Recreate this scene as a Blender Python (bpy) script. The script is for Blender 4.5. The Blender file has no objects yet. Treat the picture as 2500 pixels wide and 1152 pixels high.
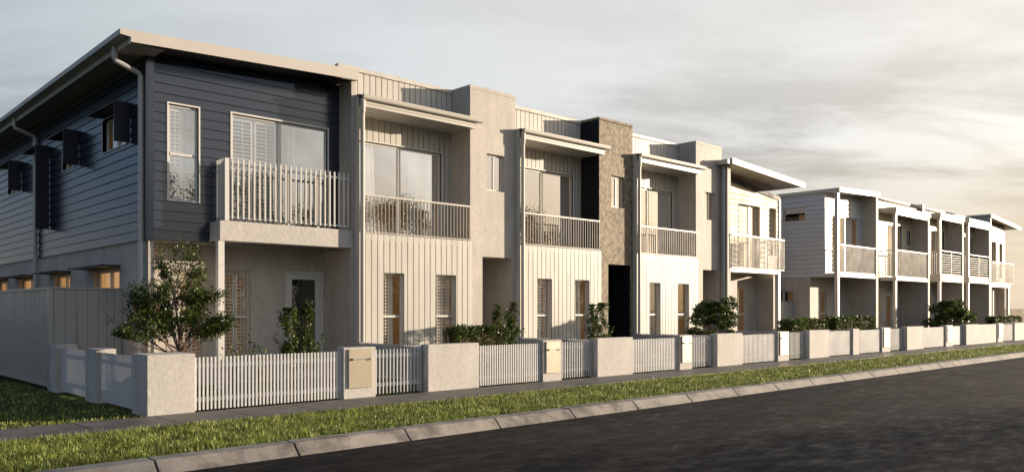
import bpy, math, random
import numpy as np
from mathutils import Vector, Matrix, noise
R = math.radians
random.seed(7); rng = np.random.default_rng(7)
scn = bpy.context.scene
COL = scn.collection

# ------------------------------------------------------------------ materials
def new_mat(name):
    m = bpy.data.materials.new(name); m.use_nodes = True
    nt = m.node_tree; return m, nt, nt.nodes['Principled BSDF']
def nd(nt, t, **kw):
    n = nt.nodes.new(t)
    for k, v in kw.items():
        if k in n.inputs.keys(): n.inputs[k].default_value = v
        else: setattr(n, k, v)
    return n
def lk(nt, a, b): nt.links.new(a, b)
def ramp(nt, fac, stops):
    r = nt.nodes.new('ShaderNodeValToRGB'); e = r.color_ramp.elements
    while len(e) < len(stops): e.new(.5)
    for i, (p, c) in enumerate(stops):
        e[i].position = p; e[i].color = (c[0], c[1], c[2], 1) if not isinstance(c, (int, float)) else (c, c, c, 1)
    lk(nt, fac, r.inputs[0]); return r
def coords(nt, scale=(1,1,1)):
    t = nd(nt, 'ShaderNodeTexCoord'); mp = nd(nt, 'ShaderNodeMapping'); mp.inputs['Scale'].default_value = scale
    lk(nt, t.outputs['Object'], mp.inputs[0]); return mp.outputs[0]
def paint(name, col, rough=.4, var=.05, spec=.5, bump=.0, bscale=40, stretch=(1,1,1), metallic=0):
    m, nt, b = new_mat(name)
    co = coords(nt, stretch)
    n = nd(nt, 'ShaderNodeTexNoise', Scale=1.7, Detail=6.0, Roughness=.6); lk(nt, co, n.inputs['Vector'])
    lo = [c*(1-var*2) for c in col]; hi = [min(1, c*(1+var)) for c in col]
    r = ramp(nt, n.outputs['Fac'], [(.3, lo), (.65, hi)])
    lk(nt, r.outputs[0], b.inputs['Base Color'])
    rr = ramp(nt, n.outputs['Fac'], [(.3, rough*1.15), (.7, rough*.85)]); lk(nt, rr.outputs[0], b.inputs['Roughness'])
    b.inputs['Specular IOR Level'].default_value = spec; b.inputs['Metallic'].default_value = metallic
    if bump:
        n2 = nd(nt, 'ShaderNodeTexNoise', Scale=float(bscale), Detail=3.0); lk(nt, co, n2.inputs['Vector'])
        bp = nd(nt, 'ShaderNodeBump', Strength=bump, Distance=.01); lk(nt, n2.outputs['Fac'], bp.inputs['Height']); lk(nt, bp.outputs[0], b.inputs['Normal'])
    return m
def stucco(name, col, bump=.6, rough=.75, spec=.35, scratch=.5, dark=.75, mask=(.5, .68), fine=38.0, speck=.12):
    m, nt, b = new_mat(name)
    co = coords(nt)
    n1 = nd(nt, 'ShaderNodeTexNoise', Scale=1.3, Detail=8.0, Roughness=.65); lk(nt, co, n1.inputs['Vector'])
    # water streaks
    co2 = coords(nt, (2.2, 2.2, .35))
    n2 = nd(nt, 'ShaderNodeTexNoise', Scale=1.6, Detail=5.0, Roughness=.6); lk(nt, co2, n2.inputs['Vector'])
    mx = nd(nt, 'ShaderNodeMix', data_type='FLOAT'); mx.inputs[0].default_value = .45
    lk(nt, n1.outputs['Fac'], mx.inputs[2]); lk(nt, n2.outputs['Fac'], mx.inputs[3])
    r = ramp(nt, mx.outputs[0], [(.32, [c*dark for c in col]), (.6, col)])
    # trowel scratches
    co3 = coords(nt, (5.5, 5.5, 2.6))
    v = nd(nt, 'ShaderNodeTexVoronoi', Scale=7.0, feature='DISTANCE_TO_EDGE'); 
    nw = nd(nt, 'ShaderNodeTexNoise', Scale=6.0, Detail=2.0); lk(nt, co3, nw.inputs['Vector'])
    va = nd(nt, 'ShaderNodeVectorMath', operation='MULTIPLY_ADD'); lk(nt, nw.outputs['Color'], va.inputs[0]); va.inputs[1].default_value = (.7, .7, .7); lk(nt, co3, va.inputs[2])
    lk(nt, va.outputs[0], v.inputs['Vector'])
    vr = ramp(nt, v.outputs['Distance'], [(.0, 0.0), (.05, 1.0)])
    nm = nd(nt, 'ShaderNodeTexNoise', Scale=2.6, Detail=3.0); lk(nt, co, nm.inputs['Vector'])
    nmr = ramp(nt, nm.outputs['Fac'], [(mask[0], 0.0), (mask[1], 1.0)])
    inv = nd(nt, 'ShaderNodeMath', operation='SUBTRACT'); inv.inputs[0].default_value = 1; lk(nt, vr.outputs[0], inv.inputs[1])
    ms = nd(nt, 'ShaderNodeMath', operation='MULTIPLY'); lk(nt, inv.outputs[0], ms.inputs[0]); lk(nt, nmr.outputs[0], ms.inputs[1])
    ms2 = nd(nt, 'ShaderNodeMath', operation='MULTIPLY'); lk(nt, ms.outputs[0], ms2.inputs[0]); ms2.inputs[1].default_value = scratch
    mc = nd(nt, 'ShaderNodeMix', data_type='RGBA'); lk(nt, ms2.outputs[0], mc.inputs[0]); lk(nt, r.outputs[0], mc.inputs[6]); mc.inputs[7].default_value = (*[c*.45 for c in col], 1)
    g = nd(nt, 'ShaderNodeTexNoise', Scale=fine, Detail=5.0, Roughness=.7); lk(nt, co, g.inputs['Vector'])
    gs = nd(nt, 'ShaderNodeTexNoise', Scale=fine*.32, Detail=6.0, Roughness=.75); lk(nt, co, gs.inputs['Vector'])
    gr = ramp(nt, gs.outputs['Fac'], [(.40, 1-speck), (.56, 1.0)])
    gm = nd(nt, 'ShaderNodeMix', data_type='RGBA', blend_type='MULTIPLY'); gm.inputs[0].default_value = 1; lk(nt, mc.outputs[2], gm.inputs[6]); lk(nt, gr.outputs[0], gm.inputs[7]); lk(nt, gm.outputs[2], b.inputs['Base Color'])
    g2 = nd(nt, 'ShaderNodeTexNoise', Scale=11.0, Detail=3.0); lk(nt, co, g2.inputs['Vector'])
    ad = nd(nt, 'ShaderNodeMath', operation='ADD'); lk(nt, g.outputs['Fac'], ad.inputs[0]); lk(nt, g2.outputs['Fac'], ad.inputs[1])
    sb = nd(nt, 'ShaderNodeMath', operation='SUBTRACT'); lk(nt, ad.outputs[0], sb.inputs[0]); lk(nt, ms.outputs[0], sb.inputs[1])
    bp = nd(nt, 'ShaderNodeBump', Strength=bump, Distance=.012); lk(nt, sb.outputs[0], bp.inputs['Height']); lk(nt, bp.outputs[0], b.inputs['Normal'])
    b.inputs['Roughness'].default_value = rough; b.inputs['Specular IOR Level'].default_value = spec
    return m
M = {}
M['stucco'] = stucco('pale_render', (.49, .452, .412), bump=.32, rough=.64, spec=.4, dark=.7)
M['pier'] = stucco('pier_render', (.53, .505, .48), bump=.7, scratch=.9)
M['dark_stucco'] = stucco('charcoal_render', (.042, .04, .045), bump=.45, rough=.52, spec=1.0, scratch=.5, dark=.92, mask=(.2, .5), fine=24.0)
M['sunlit_stucco'] = stucco('sunlit_tan_render', (.40, .33, .235), bump=1.0, rough=.7, spec=.4, scratch=.8, dark=.62, mask=(.25, .55), fine=24.0, speck=.6)  # tower front: sunlit tone of the charcoal render put into the colour
M['shaded_stucco'] = stucco('shaded_ink_render', (.013, .014, .018), bump=.4, rough=.7, spec=.2, scratch=.2)  # tower sides and porch: their shade put into the colour
M['navy'] = paint('navy_weatherboard_paint', (.012, .020, .037), .2, .12, .9, .06, 30, (1, 1, 4))
M['navy_steel'] = paint('navy_steel', (.022, .026, .04), .5, .05, .3)
M['cladding'] = paint('pale_cladding_paint', (.48, .46, .42), .45, .08, .35, 0, 40, (2.5, 2.5, .3))
M['cream_board'] = paint('cream_weatherboard_paint', (.45, .40, .28), .5, .03, .25)
M['grey_board'] = paint('grey_weatherboard_paint', (.50, .52, .54), .45, .04, .45)
M['trim'] = paint('beige_trim_paint', (.47, .445, .41), .4, .03, .5)
M['white'] = paint('white_frame_paint', (.58, .57, .55), .35, .03, .5)
M['fence'] = paint('white_fence_paint', (.52, .525, .535), .5, .04, .25, .1, 50)
M['eave'] = paint('eave_lining_paint', (.36, .345, .32), .6, .05, .3, .15, 12, (1, .1, 1))
M['rail'] = paint('taupe_rail_paint', (.30, .275, .245), .45, .03, .3)
M['pipe'] = paint('downpipe_paint', (.40, .41, .41), .32, .03, .5)
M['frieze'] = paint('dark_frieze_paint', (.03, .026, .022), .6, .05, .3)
M['steel_fence'] = paint('grey_sheet_fence', (.35, .35, .335), .3, .04, .6)
M['letterbox'] = paint('champagne_metal', (.40, .355, .28), .36, .03, .5, metallic=.35)
M['chrome'] = paint('pale_metal', (.75, .74, .7), .22, .02, .6, metallic=.7)
M['shutter'] = paint('shutter_paint', (.82, .80, .77), .5, .03, .3)
M['black'] = paint('black_plastic', (.015, .015, .015), .5)
M['roof'] = paint('roof_sheet', (.38, .37, .35), .4, .05)
M['room'] = paint('glowing_plaster', (.30, .20, .11), .9, .3, .1)
_b = M['room'].node_tree.nodes['Principled BSDF']; _b.inputs['Emission Color'].default_value = (1, .55, .22, 1); _b.inputs['Emission Strength'].default_value = .04   # warm glow added to the lining itself, no lamp inside
M['room_glow'] = paint('glowing_room', (.5, .36, .2), .9, .3, .1); _b = M['room_glow'].node_tree.nodes['Principled BSDF']; _b.inputs['Emission Color'].default_value = (1, .62, .25, 1); _b.inputs['Emission Strength'].default_value = .2  # stronger gold glow added behind the side windows, no lamp there

M['room_dark'] = paint('room_dark', (.10, .09, .08), .9, .06, .1)
M['deck'] = paint('balcony_floor', (.25, .23, .21), .6, .1)
def mat_glass(name, tint=(1,1,1), r0=.1):
    m, nt, b = new_mat(name); nt.nodes.remove(b)
    out = nt.nodes['Material Output']
    gm_ = nd(nt, 'ShaderNodeNewGeometry'); dt = nd(nt, 'ShaderNodeVectorMath', operation='DOT_PRODUCT'); lk(nt, gm_.outputs['Incoming'], dt.inputs[0]); lk(nt, gm_.outputs['Normal'], dt.inputs[1])
    def mt(op, a, b_):
        n = nd(nt, 'ShaderNodeMath', operation=op)
        for i, v in enumerate((a, b_)):
            if v is None: continue
            if isinstance(v, (int, float)): n.inputs[i].default_value = v
            else: lk(nt, v, n.inputs[i])
        return n
    fz = mt('MULTIPLY_ADD', mt('POWER', mt('SUBTRACT', 1.0, mt('ABSOLUTE', dt.outputs['Value'], None).outputs[0]).outputs[0], 5.0).outputs[0], 1-r0); fz.inputs[2].default_value = r0; f = fz   # Schlick, the same from both sides
    g = nd(nt, 'ShaderNodeBsdfGlossy', Roughness=.0); g.inputs['Color'].default_value = (.95, .97, 1, 1)
    # slight waviness of the sheet
    co = coords(nt); n = nd(nt, 'ShaderNodeTexNoise', Scale=1.1, Detail=1.0); lk(nt, co, n.inputs['Vector'])
    bp = nd(nt, 'ShaderNodeBump', Strength=.06, Distance=.02); lk(nt, n.outputs['Fac'], bp.inputs['Height']); lk(nt, bp.outputs[0], g.inputs['Normal'])
    t = nd(nt, 'ShaderNodeBsdfTransparent'); t.inputs['Color'].default_value = (*tint, 1)
    mx = nd(nt, 'ShaderNodeMixShader'); lk(nt, f.outputs[0], mx.inputs[0]); lk(nt, t.outputs[0], mx.inputs[1]); lk(nt, g.outputs[0], mx.inputs[2])
    lk(nt, mx.outputs[0], out.inputs[0]); return m
M['glass'] = mat_glass('window_glass', (.92, .92, .9), .12)
M['glass_bright'] = mat_glass('mirror_tint_glass', (.8, .82, .82), .75)
M['glass_up'] = mat_glass('coated_window_glass', (.95, .96, .96), .5)
def mat_curtain():
    m, nt, b = new_mat('sheer_curtain'); b.inputs['Base Color'].default_value = (.85, .82, .78, 1); b.inputs['Roughness'].default_value = .9
    return m
M['curtain'] = mat_curtain(); M['glass_side'] = mat_glass('side_window_glass', (.95, .93, .9), .03)
def mat_leaf(name, c1, c2, c3, red=False):
    m, nt, b = new_mat(name); out = nt.nodes['Material Output']
    g = nd(nt, 'ShaderNodeNewGeometry')
    r = ramp(nt, g.outputs['Random Per Island'], [(.0, c1), (.45, c2), (.975, c3)] + ([(1.0, (.16, .03, .015))] if red else []))
    co = coords(nt); n = nd(nt, 'ShaderNodeTexNoise', Scale=2.4, Detail=2.0); lk(nt, co, n.inputs['Vector'])
    rr = ramp(nt, n.outputs['Fac'], [(.35, .6), (.65, 1.35)])
    mm = nd(nt, 'ShaderNodeMix', data_type='RGBA', blend_type='MULTIPLY'); mm.inputs[0].default_value = 1; lk(nt, r.outputs[0], mm.inputs[6]); lk(nt, rr.outputs[0], mm.inputs[7])
    lk(nt, mm.outputs[2], b.inputs['Base Color']); b.inputs['Roughness'].default_value = .42; b.inputs['Specular IOR Level'].default_value = .35
    t = nd(nt, 'ShaderNodeBsdfTranslucent'); lk(nt, mm.outputs[2], t.inputs['Color'])
    mx = nd(nt, 'ShaderNodeMixShader'); mx.inputs[0].default_value = .3; lk(nt, b.outputs[0], mx.inputs[1]); lk(nt, t.outputs[0], mx.inputs[2])
    lk(nt, mx.outputs[0], out.inputs[0]); return m
M['leaf'] = mat_leaf('maple_leaf', (.012, .026, .006), (.032, .06, .010), (.11, .15, .02), True)
M['hedge'] = mat_leaf('hedge_leaf', (.012, .026, .006), (.035, .065, .010), (.14, .18, .03))
M['grass'] = mat_leaf('grass_blade', (.04, .07, .010), (.14, .195, .03), (.50, .52, .15))
M['bark'] = paint('bark', (.16, .11, .085), .8, .2, .2, .5, 30, (1, 1, .3))
M['twig'] = paint('twig', (.09, .06, .035), .8, .2, .2)
def mat_ground():
    m, nt, b = new_mat('lawn_soil'); co = coords(nt)
    n = nd(nt, 'ShaderNodeTexNoise', Scale=.9, Detail=9.0, Roughness=.7); lk(nt, co, n.inputs['Vector'])
    r = ramp(nt, n.outputs['Fac'], [(.3, (.018, .03, .008)), (.55, (.035, .05, .013)), (.75, (.06, .065, .02))]); lk(nt, r.outputs[0], b.inputs['Base Color'])
    n2 = nd(nt, 'ShaderNodeTexNoise', Scale=45.0, Detail=4.0); lk(nt, co, n2.inputs['Vector'])
    bp = nd(nt, 'ShaderNodeBump', Strength=.8, Distance=.03); lk(nt, n2.outputs['Fac'], bp.inputs['Height']); lk(nt, bp.outputs[0], b.inputs['Normal'])
    b.inputs['Roughness'].default_value = .9; b.inputs['Specular IOR Level'].default_value = .1; return m
M['ground'] = mat_ground()
def mat_asphalt():
    m, nt, b = new_mat('asphalt'); co = coords(nt)
    n = nd(nt, 'ShaderNodeTexNoise', Scale=.55, Detail=9.0, Roughness=.68); lk(nt, coords(nt, (.45, 1.3, 1)), n.inputs['Vector'])
    fine = nd(nt, 'ShaderNodeTexNoise', Scale=55.0, Detail=6.0, Roughness=.8); lk(nt, co, fine.inputs['Vector'])
    v = nd(nt, 'ShaderNodeTexVoronoi', Scale=70.0); lk(nt, co, v.inputs['Vector'])
    r = ramp(nt, n.outputs['Fac'], [(.38, (.007, .0062, .006)), (.5, (.020, .0155, .0125)), (.62, (.036, .026, .019))])
    mid = nd(nt, 'ShaderNodeTexNoise', Scale=2.6, Detail=12.0, Roughness=.78); lk(nt, coords(nt, (.7, 1.5, 1)), mid.inputs['Vector'])
    mdr = ramp(nt, mid.outputs['Fac'], [(.38, .45), (.49, .8), (.60, 1.15), (.70, 1.5)])
    fr0 = ramp(nt, fine.outputs['Fac'], [(.3, .3), (.55, 1.0), (.75, 3.2)])
    fr = nd(nt, 'ShaderNodeMix', data_type='RGBA', blend_type='MULTIPLY'); fr.inputs[0].default_value = 1; lk(nt, fr0.outputs[0], fr.inputs[6]); lk(nt, mdr.outputs[0], fr.inputs[7])
    mm = nd(nt, 'ShaderNodeMix', data_type='RGBA', blend_type='MULTIPLY'); mm.inputs[0].default_value = 1; lk(nt, r.outputs[0], mm.inputs[6]); lk(nt, fr.outputs[2], mm.inputs[7])
    # pale grit
    sp = nd(nt, 'ShaderNodeTexVoronoi', Scale=5.0); sp.inputs['Randomness'].default_value = 1; lk(nt, co, sp.inputs['Vector'])
    spr = ramp(nt, sp.outputs['Distance'], [(.0, 0.7), (.03, .7), (.05, 0.0)])
    mg = nd(nt, 'ShaderNodeMix', data_type='RGBA'); lk(nt, spr.outputs[0], mg.inputs[0]); lk(nt, mm.outputs[2], mg.inputs[6]); mg.inputs[7].default_value = (.30, .27, .24, 1)
    lk(nt, mg.outputs[2], b.inputs['Base Color'])
    rr = ramp(nt, mid.outputs['Fac'], [(.40, .82), (.54, .66), (.66, .45)]); lk(nt, rr.outputs[0], b.inputs['Roughness'])
    ad = nd(nt, 'ShaderNodeMath', operation='MULTIPLY_ADD'); lk(nt, v.outputs['Distance'], ad.inputs[0]); ad.inputs[1].default_value = .8; lk(nt, fine.outputs['Fac'], ad.inputs[2])
    cr = nd(nt, 'ShaderNodeTexNoise', Scale=7.0, Detail=7.0, Roughness=.75); lk(nt, coords(nt, (.6, 1.4, 1)), cr.inputs['Vector'])
    ad2 = nd(nt, 'ShaderNodeMath', operation='MULTIPLY_ADD'); lk(nt, cr.outputs['Fac'], ad2.inputs[0]); ad2.inputs[1].default_value = 2.5; lk(nt, ad.outputs[0], ad2.inputs[2])
    bp = nd(nt, 'ShaderNodeBump', Strength=.5, Distance=.006); lk(nt, ad2.outputs[0], bp.inputs['Height']); lk(nt, bp.outputs[0], b.inputs['Normal'])
    b.inputs['Specular IOR Level'].default_value = .13; return m
M['asphalt'] = mat_asphalt()
def mat_conc(name, col, stain=.5, bump=.4):
    m, nt, b = new_mat(name); co = coords(nt)
    n = nd(nt, 'ShaderNodeTexNoise', Scale=1.5, Detail=9.0, Roughness=.7); lk(nt, co, n.inputs['Vector'])
    r = ramp(nt, n.outputs['Fac'], [(.38, [c*stain for c in col]), (.52, col), (.66, [c*1.25 for c in col])])
    n2 = nd(nt, 'ShaderNodeTexNoise', Scale=60.0, Detail=5.0, Roughness=.7); lk(nt, co, n2.inputs['Vector'])
    fr = ramp(nt, n2.outputs['Fac'], [(.3, .75), (.6, 1.1)])
    mm = nd(nt, 'ShaderNodeMix', data_type='RGBA', blend_type='MULTIPLY'); mm.inputs[0].default_value = 1; lk(nt, r.outputs[0], mm.inputs[6]); lk(nt, fr.outputs[0], mm.inputs[7])
    lk(nt, mm.outputs[2], b.inputs['Base Color'])
    bp = nd(nt, 'ShaderNodeBump', Strength=bump, Distance=.006); lk(nt, n2.outputs['Fac'], bp.inputs['Height']); lk(nt, bp.outputs[0], b.inputs['Normal'])
    rr = ramp(nt, n.outputs['Fac'], [(.35, .5), (.65, .75)]); lk(nt, rr.outputs[0], b.inputs['Roughness'])
    return m
M['path'] = mat_conc('footpath_concrete', (.125, .113, .098), .6)
M['kerb'] = mat_conc('kerb_concrete', (.26, .232, .20), .45, .6)

# ------------------------------------------------------------------ mesh builder
class MB:
    def __init__(s): s.v = []; s.f = []
    def add(s, vs, fs):
        n = len(s.v); s.v += [tuple(v) for v in vs]; s.f += [tuple(i+n for i in f) for f in fs]; return s
    def quad(s, *p): return s.add(p, [tuple(range(len(p)))])
    def box(s, x0, x1, y0, y1, z0, z1):
        return s.add([(x0,y0,z0),(x1,y0,z0),(x1,y1,z0),(x0,y1,z0),(x0,y0,z1),(x1,y0,z1),(x1,y1,z1),(x0,y1,z1)],
                     [(0,3,2,1),(4,5,6,7),(0,1,5,4),(1,2,6,5),(2,3,7,6),(3,0,4,7)])
    def prism(s, prof, a0, a1, ax='x'):   # prof: list of 2D points, extruded along ax; 'x': (y,z); 'y': (x,z)
        n = len(prof)
        if ax == 'x': A = [(a0,p,q) for p,q in prof]; B = [(a1,p,q) for p,q in prof]
        else: A = [(p,a0,q) for p,q in prof]; B = [(p,a1,q) for p,q in prof]
        return s.add(A+B, [tuple(range(n))[::-1], tuple(range(n,2*n))] + [(i,(i+1)%n,n+(i+1)%n,n+i) for i in range(n)])
    def tube(s, pts, rad, seg=10, cap=True):
        pts = [Vector(p) for p in pts]
        if not hasattr(rad, '__len__'): rad = [rad]*len(pts)
        n0 = len(s.v); u = None
        for i, p in enumerate(pts):
            d = (pts[min(i+1, len(pts)-1)] - pts[max(i-1, 0)]).normalized()
            if u is None: u = d.orthogonal().normalized()
            u = (u - d*u.dot(d)).normalized(); w = d.cross(u)
            for k in range(seg):
                a = 2*math.pi*k/seg; q = p + (u*math.cos(a) + w*math.sin(a))*rad[i]; s.v.append(tuple(q))
        for i in range(len(pts)-1):
            for k in range(seg):
                a = n0+i*seg+k; b = n0+i*seg+(k+1)%seg; s.f.append((a, b, b+seg, a+seg))
        if cap:
            s.f.append(tuple(n0+k for k in range(seg))[::-1]); s.f.append(tuple(n0+(len(pts)-1)*seg+k for k in range(seg)))
        return s
    def build(s, name, mat, parent=None, smooth=False, bevel=0):
        me = bpy.data.meshes.new(name); me.from_pydata(s.v, [], s.f); me.update()
        if isinstance(mat, str): mat = M[mat]
        me.materials.append(mat)
        if smooth: me.polygons.foreach_set('use_smooth', [True]*len(me.polygons))
        o = bpy.data.objects.new(name, me); COL.objects.link(o)
        if bevel:
            b = o.modifiers.new('bevel', 'BEVEL'); b.width = bevel; b.segments = 2; b.limit_method = 'ANGLE'
        if parent is not None:
            o.parent = parent
            w = parent.location if parent.parent is None else parent.parent.location
            base = Vector(parent['base']) if 'base' in parent else Vector((0,0,0))
            # parts are authored in world metres: shift into the parent's frame
            o.matrix_parent_inverse = Matrix.Identity(4)
            if parent.parent is None: me.transform(Matrix.Translation(-parent.location))
            else: me.transform(Matrix.Translation(-parent.parent.location))
        return o
def Box(x0, x1, y0, y1, z0, z1): return MB().box(x0, x1, y0, y1, z0, z1)
def thing(name, label, cat, loc=(0,0,0), group=None):
    o = bpy.data.objects.new(name, None); COL.objects.link(o); o.location = loc; o.empty_display_size = .3
    o['label'] = label; o['category'] = cat
    if group: o['group'] = group
    return o
def tag(o, label, cat, group=None):
    o['label'] = label; o['category'] = cat
    if group: o['group'] = group
    return o
def struct(o): o['kind'] = 'structure'; return o
def place(o, loc):   # set the origin of a one-mesh thing
    o.data.transform(Matrix.Translation(-Vector(loc))); o.location = loc; return o
bpy.context.view_layer.update()

# frames: 'F' = wall facing the street (-Y) at y=P; 'L' = wall facing -X at x=P. a runs along the wall, d into the house
class Fr:
    def __init__(s, kind, P): s.k = kind; s.P = P
    def pt(s, a, d, z): return (a, s.P+d, z) if s.k == 'F' else (s.P+d, a, z)
    def box(s, mb, a0, a1, d0, d1, z0, z1):
        if s.k == 'F': mb.box(a0, a1, s.P+d0, s.P+d1, z0, z1)
        else: mb.box(s.P+d0, s.P+d1, a0, a1, z0, z1)
def cells(a0, a1, z0, z1, holes):
    A = sorted({a0, a1, *[h[0] for h in holes], *[h[1] for h in holes]}); Z = sorted({z0, z1, *[h[2] for h in holes], *[h[3] for h in holes]})
    A = [a for a in A if a0 <= a <= a1]; Z = [z for z in Z if z0 <= z <= z1]; out = []
    for i in range(len(A)-1):
        for j in range(len(Z)-1):
            ca, cz = (A[i]+A[i+1])/2, (Z[j]+Z[j+1])/2
            if not any(h[0] < ca < h[1] and h[2] < cz < h[3] for h in holes): out.append((A[i], A[i+1], Z[j], Z[j+1]))
    return out
def reveal(mb, fr, holes, dep, d0=0):
    for h in holes:
        a0, a1, z0, z1 = h
        for p in (((a0,z0),(a1,z0)), ((a1,z0),(a1,z1)), ((a1,z1),(a0,z1)), ((a0,z1),(a0,z0))):
            (a, z), (b, w) = p
            mb.quad(fr.pt(a,d0,z), fr.pt(b,d0,w), fr.pt(b,dep,w), fr.pt(a,dep,z))
def plain_wall(fr, a0, a1, z0, z1, holes=(), dep=.14, back=None):
    mb = MB()
    for c in cells(a0, a1, z0, z1, holes):
        mb.quad(fr.pt(c[0],0,c[2]), fr.pt(c[1],0,c[2]), fr.pt(c[1],0,c[3]), fr.pt(c[0],0,c[3]))
    reveal(mb, fr, holes, dep)
    if back:
        for c in cells(a0, a1, z0, z1, holes):
            mb.quad(fr.pt(c[0],back,c[2]), fr.pt(c[1],back,c[2]), fr.pt(c[1],back,c[3]), fr.pt(c[0],back,c[3]))
    return mb
def clip_rows(a0, a1, z0, z1, holes):
    # split [a0,a1]x[z0,z1] by holes into rects
    hs = [h for h in holes if h[3] > z0 and h[2] < z1]
    return cells(a0, a1, z0, z1, [(max(h[0],a0), min(h[1],a1), max(h[2],z0), min(h[3],z1)) for h in hs]) if hs else [(a0, a1, z0, z1)]
def weatherboard(fr, a0, a1, z0, z1, holes=(), pitch=.213, lap=.02, dep=.1, topf=None):
    mb = MB(); z = z0
    for q in cells(a0, a1, z0, z1, holes):   # backing
        mb.quad(fr.pt(q[0],.012,q[2]), fr.pt(q[1],.012,q[2]), fr.pt(q[1],.012,q[3]), fr.pt(q[0],.012,q[3]))
    while z < z1 - 1e-4:
        zt = min(z+pitch, z1)
        for (b0, b1, c0, c1) in clip_rows(a0, a1, z, zt, holes):
            dd = lambda zz: -lap*(1-(zz-z)/pitch)
            cc0 = c0+.012 if abs(c0-z) < 1e-5 else c0
            mb.quad(fr.pt(b0,dd(cc0),cc0), fr.pt(b1,dd(cc0),cc0), fr.pt(b1,dd(c1),c1), fr.pt(b0,dd(c1),c1))
            mb.quad(fr.pt(b0,.012,cc0), fr.pt(b1,.012,cc0), fr.pt(b1,dd(cc0),cc0), fr.pt(b0,dd(cc0),cc0))
        z = zt
    reveal(mb, fr, holes, dep, -lap)
    return mb
def seamed(fr, a0, a1, z0, z1, holes=(), pitch=.19, groove=.024, gd=.03, dep=.12, off=0.0):
    mb = MB()
    for c in cells(a0, a1, z0, z1, holes):
        mb.quad(fr.pt(c[0],gd,c[2]), fr.pt(c[1],gd,c[2]), fr.pt(c[1],gd,c[3]), fr.pt(c[0],gd,c[3]))
    a = a0 + off - (pitch if off else 0)
    while a < a1 - 1e-4:
        s, e = max(a+groove*.5, a0), min(a+pitch-groove*.5, a1)
        if e > s:
            hs = [h for h in holes if h[1] > s and h[0] < e]
            for (b0, b1, c0, c1) in cells(s, e, z0, z1, [(max(h[0],s), min(h[1],e), h[2], h[3]) for h in hs]):
                mb.quad(fr.pt(b0,0,c0), fr.pt(b1,0,c0), fr.pt(b1,0,c1), fr.pt(b0,0,c1))
                for q in (b0, b1): mb.quad(fr.pt(q,0,c0), fr.pt(q,gd,c0), fr.pt(q,gd,c1), fr.pt(q,0,c1))
        a += pitch
    reveal(mb, fr, holes, dep)
    return mb

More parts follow.
